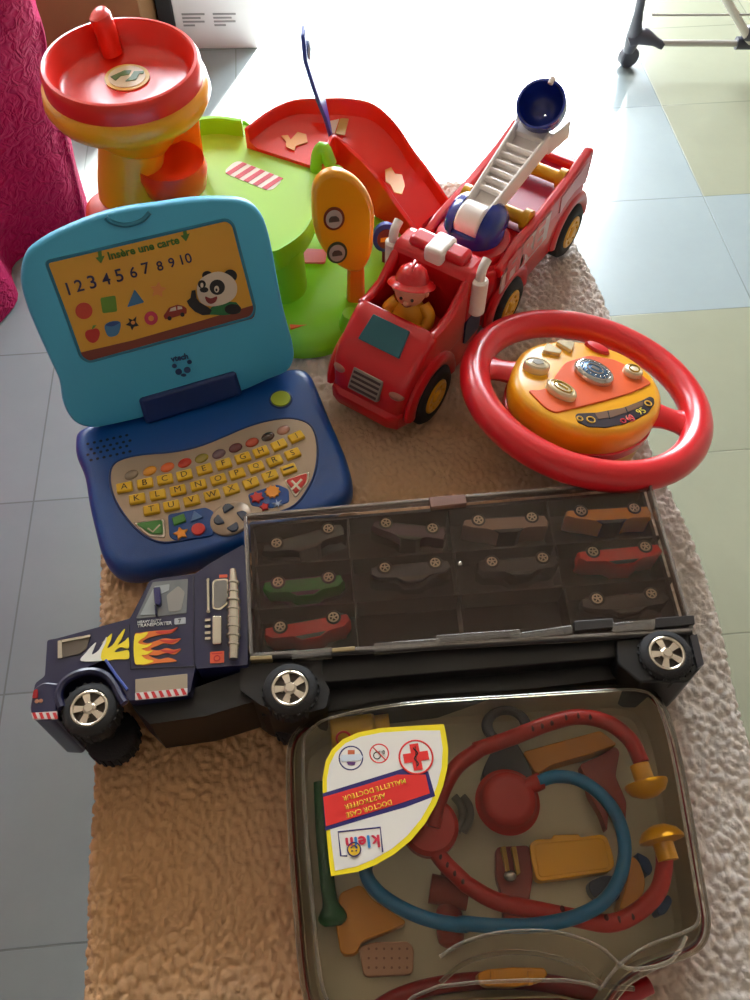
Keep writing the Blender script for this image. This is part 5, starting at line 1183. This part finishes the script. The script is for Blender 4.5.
# ================================================================== DOCTOR CASE
def case():
    def A(x, y): return (270 + x / 1.6667, 680 + y / 1.6667)
    def Bq(x, y): return (440 + x / 2.679, 690 + y / 2.679)
    def K(x, y): return (280 + x / 3.75, 690 + y / 3.75)
    def K2(x, y): return (280 + x / 2.344, 820 + y / 2.344)
    ang = math.radians(3)
    o = at(500, 850, 0); o.z = T
    fr = Fr(o, (math.cos(ang), math.sin(ang), 0), (-math.sin(ang), math.cos(ang), 0))
    t = thing('toy_doctor_case', 'clear plastic toy doctor case with red base and yellow catch, full of medical toys', 'toy case', fr.M)
    HL = .072; HM = .048
    def P(pts, z, cr=A): return [tuple(fr.px(*(cr(*p) if cr else p), z))[:2] for p in pts]
    red = mat('case_red', (150, 20, 28), .3, coat=.2)
    # outline, photo pixels, followed at the seam height
    out = [(289, 770), (292, 742), (305, 726), (328, 713), (400, 699), (500, 692), (600, 686), (635, 687), (655, 697), (668, 720), (680, 765), (692, 830), (703, 895), (707, 925), (700, 945), (682, 956), (650, 968), (624, 985), (600, 1012), (560, 1004), (440, 1010), (400, 1036), (345, 1042), (318, 1022), (304, 985), (296, 900), (291, 830)]
    Q = smooth_closed(P(out, HM, None), 3)
    cx = sum(p[0] for p in Q) / len(Q); cy = sum(p[1] for p in Q) / len(Q)
    def off(d, z, src=Q):
        n = len(src); res = []
        for i in range(n):
            a, b = Vector(src[i - 1]), Vector(src[(i + 1) % n]); tg = (b - a).normalized(); nr = Vector((-tg.y, tg.x))
            # inward normal
            if ccwQ: pass
            else: nr = -nr
            res.append((src[i][0] + nr.x * d, src[i][1] + nr.y * d, z))
        return res
    ar = sum(Q[i - 1][0] * Q[i][1] - Q[i][0] * Q[i - 1][1] for i in range(len(Q))); ccwQ = ar > 0
    # red base shell, open on top
    mb = MB(); mb.loft([off(.010, 0), off(.003, .004), off(.0012, .012), off(.0005, HM - .004), off(.002, HM - .004), off(.0025, .010), off(.012, .006)], True, True); mb.build('base_shell', red, t, ang=60)
    # pale insert floor
    mb = MB(); mb.loft([off(.0035, HM - .001), off(.0045, HM - .001), off(.007, .014), off(.012, .0098), off(.02, .0095), off(.0201, .0095)], False, True); mb.build('insert', mat('insert_olive', (206, 196, 164), .45, var=.12, vscale=16), t)
    # clear lid: rim, shoulder, top
    cl = clear('case_clear', (248, 246, 242), .55, .06, haze=.01, hazecol=(190, 176, 150), ior=1.35)
    mb = MB(); mb.loft([off(-.0012, HM - .003), off(-.0012, HM + .002), off(.001, HM + .004), off(.003, HL - .012), off(.0055, HL - .006), off(.010, HL - .0012), off(.017, HL), off(.0175, HL)], False, True); mb.build('clear_lid', cl, t, ang=60)
    rimc = clear('case_rim_clear', (236, 232, 222), 1.0, .1, haze=.10, hazecol=(210, 200, 184), ior=1.5)
    mb = MB(); mb.tube(off(-.0008, HM + .001), .0017, 8, closed=True); mb.build('lid_rim', rimc, t)
    mb = MB(); mb.tube(off(.0125, HL - .0006), .0012, 8, closed=True); mb.build('lid_shoulder', rimc, t)
    # arched handle recess lines on the lid
    arc1 = [Bq(*p) for p in ((0, 715), (60, 678), (150, 652), (250, 645), (340, 655), (430, 690), (500, 745), (600, 735), (640, 700), (660, 660))]
    mb = MB(); mb.tube(smooth_open([tuple(fr.px(*p, HL + .0002)) for p in arc1], 5), .0013, 8); mb.build('lid_moulding', rimc, t)
    arc2 = [Bq(*p) for p in ((0, 785), (60, 735), (150, 706), (260, 706), (370, 738), (440, 790), (520, 800))]
    mb = MB(); mb.tube(smooth_open([tuple(fr.px(*p, HM + .012)) for p in arc2], 5), .0017, 8); mb.build('lid_moulding', rimc, t)
    # faint moulded ribs
    for pts in (((60, 30), (62, 24)),):
        pass
    # red handle hidden below, yellow catch
    hp = [Bq(*p) for p in ((-40, 800), (-10, 760), (30, 742)) ]
    mb = MB(); mb.tube(smooth_open([tuple(fr.px(*p, .014)) for p in ((352, 1030), (392, 1000), (440, 985), (500, 980), (560, 985), (610, 1000), (650, 985))], 5), .006, 12); mb.build('carry_handle', red, t)
    yc = mat('catch_yellow', (226, 150, 16), .35)
    def plate(pts, z0, z1, m, name, parent=None, cr=Bq, r=.002, bevel=.001, sm=False, root=None):
        q = P(pts, z1, cr); q = smooth_closed(q, 4) if sm else rpoly(q, r)
        mb = MB(); mb.prism(q, z0, z1); return mb.build(name, m, parent or t, bevel=bevel, seg=3)
    plate(((100, 760), (125, 748), (200, 742), (280, 744), (290, 762), (270, 782), (200, 796), (125, 794), (104, 780)), .026, .044, yc, 'catch')
    for x in (135, 235): plate(((x, 752), (x + 12, 750), (x + 14, 790), (x + 2, 792)), .040, .0455, yc, 'catch_rib', r=.0005, bevel=.0006)
    # ------------ sticker on the lid
    Z = HL + .0006
    def stk(pts, h, m, name, parent=None, sm=False, r=0, cr=K):
        q = P(pts, Z, cr)
        if sm: q = smooth_closed(q, 4)
        if r: q = rpoly(q, r)
        mb = MB(); mb.prism(q, Z - .0006, Z + h); return mb.build(name, m, parent or t)
    outl = [(614, 128), (622, 160), (631, 220), (628, 290), (612, 360), (585, 430), (545, 500), (490, 565), (430, 615), (360, 655), (290, 682), (192, 698), (186, 660), (176, 560), (168, 460), (160, 380), (160, 330), (170, 270), (195, 222), (235, 185), (290, 160), (380, 142), (500, 134)]
    s = stk(outl, 0, mat('sticker_yellow', (240, 218, 20), .45), 'label_sticker')
    cxk = 390; cyk = 410
    inn = [(600, 152), (610, 220), (606, 290), (590, 355), (565, 420), (528, 485), (478, 545), (420, 595), (350, 635), (285, 662), (206, 678), (192, 560), (182, 460), (176, 385), (176, 335), (186, 280), (208, 236), (245, 200), (300, 176), (380, 160), (500, 152)]
    stk(inn, .0002, mat('sticker_white', (226, 222, 214), .45), 'label_field')
    nvy = mat('label_navy', (34, 26, 100), .45); rdl = mat('label_red', (222, 40, 34), .45); yl = mat('label_yellow', (232, 196, 40), .45)
    stk(((160, 388), (300, 345), (420, 308), (470, 292), (556, 306), (582, 398), (470, 440), (330, 480), (170, 528)), .0003, nvy, 'label_banner_edge')
    stk(((162, 402), (300, 362), (440, 318), (546, 318), (562, 388), (430, 432), (300, 472), (172, 512)), .0005, rdl, 'label_banner')
    # lettering upside down: baseline runs right to left
    words(fr, 'MALLETTE DOCTEUR', K(468, 332), K(233, 400), Z + .0004, yl, t, 1.0, offset=.008)
    words(fr, 'ARZTKOFFER', K(392, 386), K(240, 432), Z + .0004, yl, t, 1.0, offset=.008)
    words(fr, 'DOCTOR CASE', K(416, 412), K(246, 462), Z + .0004, yl, t, 1.0, offset=.008)
    # red cross badge
    def ringk(c, r0, w_, m, name, h=.0004):
        q = fr.px(*K(*c), Z); mb = MB(); mb.torus(r0, w_, Matrix.Translation((q.x, q.y, Z + .0002)), n=36, m=6, flat=.4); mb.build(name, m, t)
    c = fr.px(*K(510, 252), Z); mb = MB(); mb.lathe([(.0130, .0001), (.0130, .0006), (.0001, .0006)], 36, Matrix.Translation((c.x, c.y, Z))); mb.build('badge_field', mat('sticker_white', (226, 222, 214), .45), t)
    mb = MB(); mb.torus(.0125, .0007, Matrix.Translation((c.x, c.y, Z + .0006)), n=36, m=6, flat=.4); mb.build('badge_ring', rdl, t)
    MR = Matrix.Translation((c.x, c.y, Z)) @ Matrix.Rotation(.10, 4, 'Z')
    mb = MB(); mb.box(-.0095, .0095, -.0034, .0034, .0004, .0010, MR); mb.box(-.0034, .0034, -.0100, .0100, .0004, .00102, MR); mb.build('red_cross', rdl, t)
    mb = MB(); mb.tube([(c.x + .0014 * math.sin(k * .8), c.y - .007 + k * .001, Z + .0011) for k in range(15)], .0005, 6); mb.tube([(c.x, c.y - .008, Z + .0011), (c.x, c.y + .008, Z + .0011)], .0003, 6); mb.build('snake_mark', ink, t)
    # age warning mark
    ringk((372, 238), .0070, .0005, rdl, 'warning_ring'); q = [tuple(fr.px(*K(*p), Z + .0004)) for p in ((350, 216), (396, 262))]
    mb = MB(); mb.tube(q, .0004, 6); mb.build('warning_bar', rdl, t)
    q = fr.px(*K(364, 246), Z); mb = MB(); mb.torus(.0026, .0004, Matrix.Translation((q.x, q.y, Z + .0003)), n=18, m=6, flat=.4); mb.build('face_mark', ink, t)
    words(fr, '0-3', K(392, 226), K(368, 230), Z + .0003, ink, t)
    # round seal
    ringk((266, 255), .0088, .0005, nvy, 'seal_ring'); stk(((224, 258), (232, 244), (300, 240), (312, 250), (302, 264), (234, 270)), .0005, mat('seal_white', (206, 214, 222), .45), 'seal_band', r=.001); stk(((224, 258), (232, 244), (300, 240), (312, 250), (302, 264), (234, 270)), .0004, nvy, 'seal_band_edge')
    stk(((254, 226), (280, 226), (280, 242), (254, 242)), .0005, mat('seal_orange', (200, 100, 60), .45), 'seal_mark'); stk(((250, 270), (284, 270), (280, 282), (256, 282)), .0005, mat('seal_purple', (96, 50, 110), .45), 'seal_mark')
    # logo, upside down, in its open frame
    q = [tuple(fr.px(*K(*p), Z + .0003)) for p in ((385, 608), (376, 515), (218, 532), (228, 622), (252, 622))]
    mb = MB(); mb.tube(q, .0006, 6, flat=.5); mb.build('logo_frame', nvy, t)
    lr = mat('logo_red', (206, 40, 70), .45); lb = mat('logo_blue', (40, 130, 190), .45)
    for ch, a, b_, m in (('k', (370, 544), (342, 547), lr), ('l', (333, 546), (325, 547), lb), ('e', (319, 548), (294, 551), lr), ('i', (286, 552), (279, 553), lb), ('n', (270, 553), (240, 557), lr)):
        for dx_, dy_ in ((-1, 0), (1, 0), (0, 1), (0, -1)): words(fr, ch, K(*a), K(*b_), Z + .0003 + .00005 * (dx_ + 2 * dy_), m, t, 1.0, size=.0118, dx=dx_ * .00045, dy=dy_ * .0003, name='logo_lettering')
    q = fr.px(*K(278, 598), Z); mb = MB(); mb.lathe([(.0046, 0), (.0046, .0007), (.0001, .0007)], 24, Matrix.Translation((q.x, q.y, Z))); hd = mb.build('logo_dot', mat('logo_yellow', (236, 190, 40), .45), t)
    mb = MB(); mb.torus(.0046, .0005, n=24, m=6, M=Matrix.Translation((q.x, q.y, Z + .0006))); mb.tube([(q.x + .0024 * math.cos(a_), q.y + .0024 * math.sin(a_), Z + .0008) for a_ in [PI * .1 + PI * .8 * k / 8 for k in range(9)]], .0004, 6)
    for sx in (-1, 1): mb.ball((q.x + sx * .0015, q.y - .001, Z + .0008), .0006, n=8, m=6)
    mb.build('logo_face', nvy, hd)

    # ================= contents, each its own thing standing in the case
    F0 = .0098
    def item(name, label, cat, px, py, z=F0):
        q = fr.px(px, py, z); return thing(name, label, cat, fr.M @ Matrix.Translation((q.x, q.y, z)))
    def loc(it, pts, z, cr=Bq):
        inv = it.matrix_world.inverted(); r = []
        for p in pts:
            w_ = fr.M @ fr.px(*(cr(*p) if cr else p), z); r.append(inv @ w_)
        return r
    def ip(it, pts, z0, z1, m, name, cr=Bq, r=.002, bevel=.001, sm=False, parent=None):
        oz = (it.matrix_world.translation.z - T)
        q = [(v.x, v.y) for v in loc(it, pts, z1, cr)]; q = smooth_closed(q, 4) if sm else (rpoly(q, r) if r else q)
        mb = MB(); mb.prism(q, z0 - oz, z1 - oz); return mb.build(name, m, parent or it, bevel=bevel, seg=3)
    sred = mat('steth_red', (186, 34, 26), .4); sblu = mat('steth_blue', (24, 122, 176), .35, coat=.2); syel = mat('steth_yellow', (244, 176, 20), .35, coat=.2)
    sd = mat('item_dark', (66, 66, 74), .4); om = mat('item_orange', (206, 136, 40), .4); dr = mat('item_darkred', (140, 44, 30), .4); gn = mat('item_green', (22, 92, 44), .35)
    # stethoscope
    s = item('toy_stethoscope', 'toy stethoscope with red ear tubes, yellow tips and blue hose in the clear case', 'toy stethoscope', 508, 806, F0)
    zt = .056
    def tp(pts, z, cr=Bq): return smooth_open([tuple(v) for v in loc(s, pts, z, cr)], 6)
    up = [K(575, 520), K(600, 400), K(660, 290), K(745, 225), Bq(100, 160), Bq(200, 125), Bq(290, 90), Bq(370, 72), Bq(450, 88), Bq(510, 135), Bq(540, 195)]
    mb = MB(); mb.tube(tp(up, zt, None), .0062, 16); ut = mb.build('ear_tube', sred, s)
    lo = [K(560, 560), K(610, 640), K(690, 720), Bq(70, 520), Bq(150, 565), Bq(260, 590), Bq(360, 610), Bq(450, 625), Bq(520, 600), Bq(580, 545), Bq(600, 480), Bq(600, 430)]
    mb = MB(); mb.tube(tp(lo, zt - .004, None), .0062, 16); lt = mb.build('ear_tube', sred, s)
    hl = mat('slot_dark', (84, 16, 14), .6)
    for tube_, pts, z in ((ut, [(248, 103), (273, 95), (299, 87), (337, 73), (370, 68), (402, 71)], zt + .0052), (lt, [(2, 447), (20, 468), (40, 490), (62, 512), (328, 588), (372, 597), (446, 612), (480, 616), (516, 606)], zt + .0012)):
        for p in pts:
            v = loc(s, [p], z)[0]; mb = MB(); mb.ball(tuple(v), .0023, n=10, m=6, sc=(.8, 1.2, .5)); mb.build('tube_slot', hl, tube_)
    for c, yy in (((546, 235), 1), ((590, 388), -1)):
        v = loc(s, [c], zt)[0]
        M = Matrix.Translation(v) @ Matrix.Rotation((.12 if yy > 0 else .10), 4, 'Z')
        mb = MB(); mb.lathe([(.0075, 0), (.0075, .012), (.0165, .014), (.0165, .016), (.0130, .021), (.006, .0245), (.001, .025)], 28, M @ Matrix.Rotation(PI / 2 * yy, 4, 'X') @ Matrix.Translation((0, 0, -.010 if yy > 0 else -.018))); mb.build('ear_tip', syel, s)
    v = loc(s, [K(560, 525)], zt - .012, None)[0]
    mb = MB(); mb.lathe([(.019, 0), (.021, .003), (.021, .012), (.018, .015), (.001, .016)], 36, Matrix.Translation(v)); mb.build('junction_disc', sred, s)
    hose = [Bq(262, 245), Bq(310, 232), Bq(370, 240), Bq(430, 280), Bq(475, 340), Bq(495, 420), Bq(482, 500), Bq(440, 565), Bq(370, 605), Bq(270, 628), Bq(160, 632), Bq(60, 625), K2(430, 247), K2(360, 236), K2(300, 214), K2(240, 178), K2(205, 135), K(330, 640), K(400, 560)]
    mb = MB(); mb.tube(smooth_open([tuple(x) for x in [loc(s, [p], zt + (.004 if 6 < i < 12 else .002), None)[0] for i, p in enumerate(hose)]], 6), .0050, 16); mb.build('hose', sblu, s)
    v = loc(s, [(178, 305)], .044)[0]
    mb = MB(); mb.lathe([(.019, 0), (.0235, .002), (.0245, .006), (.022, .008), (.0205, .014), (.0185, .0175), (.014, .0185), (.001, .019)], 44, Matrix.Translation(v)); cp = mb.build('chest_piece', sred, s, ang=50)
    a_, b_ = loc(s, [(225, 265), (270, 243)], .056); mb = MB(); mb.tube([tuple(a_), tuple(b_)], .0066, 14); mb.build('chest_spout', sred, s)
    # yellow lidded tray
    y = item('yellow_case_tray', 'small yellow oblong tray with raised rim in the middle of the doctor case', 'tray', 572, 857)
    b0 = ip(y, ((240, 412), (256, 400), (300, 398), (304, 388), (372, 386), (376, 394), (432, 386), (448, 394), (464, 440), (468, 470), (456, 486), (360, 500), (272, 512), (258, 506), (244, 450)), F0, .0225, syel, 'tray_body', r=.004)
    ip(y, ((252, 418), (264, 410), (430, 396), (440, 402), (456, 470), (448, 478), (272, 502), (264, 496)), .021, .0232, mat('steth_yellow2', (240, 172, 20), .4), 'tray_lid', r=.003, bevel=.0008)
    # bottle at top left under the sticker
    bo = item('yellow_bottle', 'yellow bottle lying partly under the label at the top left of the doctor case', 'toy bottle', 360, 730)
    v0, v1 = loc(bo, [(190, 165), (410, 140)], .030, K)
    mb = MB(); d = (v1 - v0); mb.tube([tuple(v0), tuple(v0 + d * .02), tuple(v0 + d * .70), tuple(v0 + d * .74), tuple(v0 + d * .76), tuple(v1)], [.014, .0165, .0165, .015, .0125, .0125], 24); mb.build('bottle_body', mat('bottle_yellow', (222, 170, 30), .35), bo)
    v = loc(bo, [(238, 182)], .046, K)[0]; mb = MB(); mb.torus(.0055, .0009, Matrix.Translation(v), n=22, m=6); mb.build('printed_ring', rdl, bo)
    # green thermometer down the left side
    th = item('green_thermometer', 'long green toy thermometer lying along the left side of the doctor case', 'toy thermometer', 325, 850)
    q = loc(th, [(84, 170), (88, 250), (96, 340), (103, 385), (105, 410)], .026, A)
    mb = MB(); mb.tube(smooth_open([tuple(p) for p in q], 4), [.0055] * 11 + [.0065, .009, .0105, .0105, .0095, .006][:6], 14, flat=.6); mb.build('stem', gn, th)
    # orange flat piece, bottom left
    og = item('orange_nozzle', 'flat orange plastic piece at the bottom left of the doctor case', 'toy instrument', 360, 910)
    ip(og, ((140, 170), (190, 150), (215, 185), (300, 240), (250, 262), (190, 285), (178, 315), (142, 315), (130, 240)), F0, .026, om, 'flat_piece', cr=K2, r=.004)
    pa = item('adhesive_bandage_tin', 'pale pink dotted plaster piece at the bottom left corner of the doctor case', 'toy plaster', 385, 962)
    ip(pa, ((184, 296), (220, 286), (300, 284), (314, 300), (312, 362), (196, 368)), F0, .018, mat('plaster_pink', (186, 142, 112), .6), 'plaster_pad', cr=K2, r=.004)
    for a in range(6):
        for b_ in range(3):
            v = loc(pa, [(208 + a * 18, 302 + b_ * 22)], .018, K2)[0]; mb = MB(); mb.lathe([(.0009, -.0005), (.0009, .0004)], 8, Matrix.Translation(v)); mb.build('dot', mat('plaster_dot', (140, 100, 80), .6), pa)
    # red hammer, lower left centre
    hm = item('red_reflex_hammer', 'dark red toy hammer lying below the round red disc in the doctor case', 'toy hammer', 440, 900)
    q = loc(hm, [(400, 120), (395, 200), (400, 270), (402, 300)], .022, K2)
    mb = MB(); mb.tube(smooth_open([tuple(p) for p in q], 4), [.0075] * 5 + [.010] * 4 + [.0095, .009, .0075, .004], 14); mb.build('handle', dr, hm)
    q = loc(hm, [(352, 160), (440, 178)], .024, K2); mb = MB(); mb.tube([tuple(q[0]), tuple(q[1])], .0105, 18); mb.build('head', dr, hm)
    # red brown instrument under the yellow tray / right
    f1 = item('red_forceps', 'dark red toy pincers beneath the blue hose at the upper right of the doctor case', 'toy pincers', 600, 760)
    for k, pts in enumerate((((374, 200), (420, 180), (470, 150), (482, 165), (470, 230), (500, 300), (495, 400), (478, 360), (430, 270), (385, 225)), ((390, 235), (430, 262), (452, 320), (448, 380), (430, 330), (400, 280)))):
        ip(f1, pts, F0 + .004 * k, .022 + .003 * k, dr, 'jaw', r=.003)
    f2 = item('red_clamp', 'dark red toy clamp with a clear end under the tweezers in the doctor case', 'toy clamp', 505, 870)
    ip(f2, ((150, 420), (240, 415), (250, 500), (240, 560), (235, 620), (170, 622), (168, 560), (150, 500)), F0, .020, dr, 'clamp_body', r=.004)
    # grey scissors: ring and blade near the top
    sc_ = item('grey_scissors', 'dark grey toy scissors with ring handle behind the red chest piece', 'toy scissors', 505, 745)
    v = loc(sc_, [(178, 96)], .030)[0]; mb = MB(); mb.torus(.0145, .0042, Matrix.Translation(v) @ Matrix.Diagonal((1.1, .9, 1, 1)), n=30, m=10); mb.build('ring_handle', sd, sc_)
    ip(sc_, ((150, 140), (200, 130), (236, 190), (250, 230), (232, 250), (150, 232), (110, 235), (120, 200)), F0, .026, sd, 'blade', r=.004)
    # orange box top centre
    ob = item('orange_box', 'flat orange box lying under the red ear tube at the top of the doctor case', 'toy box', 560, 745)
    ip(ob, ((222, 165), (430, 108), (476, 145), (400, 172), (300, 200), (265, 222), (252, 218)), F0, .028, om, 'box_body', r=.003)
    # tweezers
    tw = item('yellow_tweezers', 'pair of narrow yellow toy tweezers left of the yellow tray in the doctor case', 'toy tweezers', 506, 862)
    for xs in ((163, 176, 188, 180), (191, 204, 216, 206)):
        ip(tw, ((xs[0], 420), (xs[1], 418), (xs[2], 490), (xs[3], 495)), .020, .026, mat('tweezer_ochre', (190, 140, 30), .4), 'arm', r=.0006, bevel=.0006)
    v = loc(tw, [(188, 498)], .024)[0]; mb = MB(); mb.ball(tuple(v), .0052, n=14, m=8, sc=(1, .8, .7)); mb.build('tip', mat('tip_silver', (190, 186, 180), .2, metal=.7), tw)
    # blue grey + orange disc lower right
    bg = item('blue_mirror', 'blue grey rounded toy piece beneath the hose at the lower right of the doctor case', 'toy instrument', 595, 878)
    ip(bg, ((395, 515), (440, 495), (480, 500), (485, 560), (450, 575), (405, 550)), F0, .022, mat('item_slate', (60, 72, 96), .4), 'piece', r=.005)
    od = item('orange_paddle', 'orange rounded paddle between the blue hose and the lower red tube', 'toy instrument', 635, 870)
    ip(od, ((512, 440), (535, 460), (552, 510), (545, 550), (500, 590), (480, 585), (500, 520)), F0, .030, om, 'paddle', r=.006)
    be = item('blue_syringe', 'blue toy piece seen at the right edge behind the lower yellow ear tip', 'toy instrument', 662, 880)
    ip(be, ((525, 432), (560, 450), (572, 480), (560, 500), (535, 470)), F0, .028, mat('item_blue', (40, 70, 120), .4), 'piece', r=.003)
    ip(be, ((580, 580), (612, 545), (625, 565), (605, 600), (585, 605)), F0, .026, mat('item_blue', (40, 70, 120), .4), 'piece', r=.003)
    gs = item('grey_clip', 'slim grey toy clip between the label and the red chest piece', 'toy clip', 458, 812)
    for k in range(2):
        q = loc(gs, [(60 - k * 22, 285), (78 - k * 22, 310), (80 - k * 20, 345), (62 - k * 18, 380)], .018); mb = MB(); mb.tube(smooth_open([tuple(p) for p in q], 4), .0032, 10); mb.build('arm', mat('item_greyish', (112, 106, 94), .4), gs)
case()
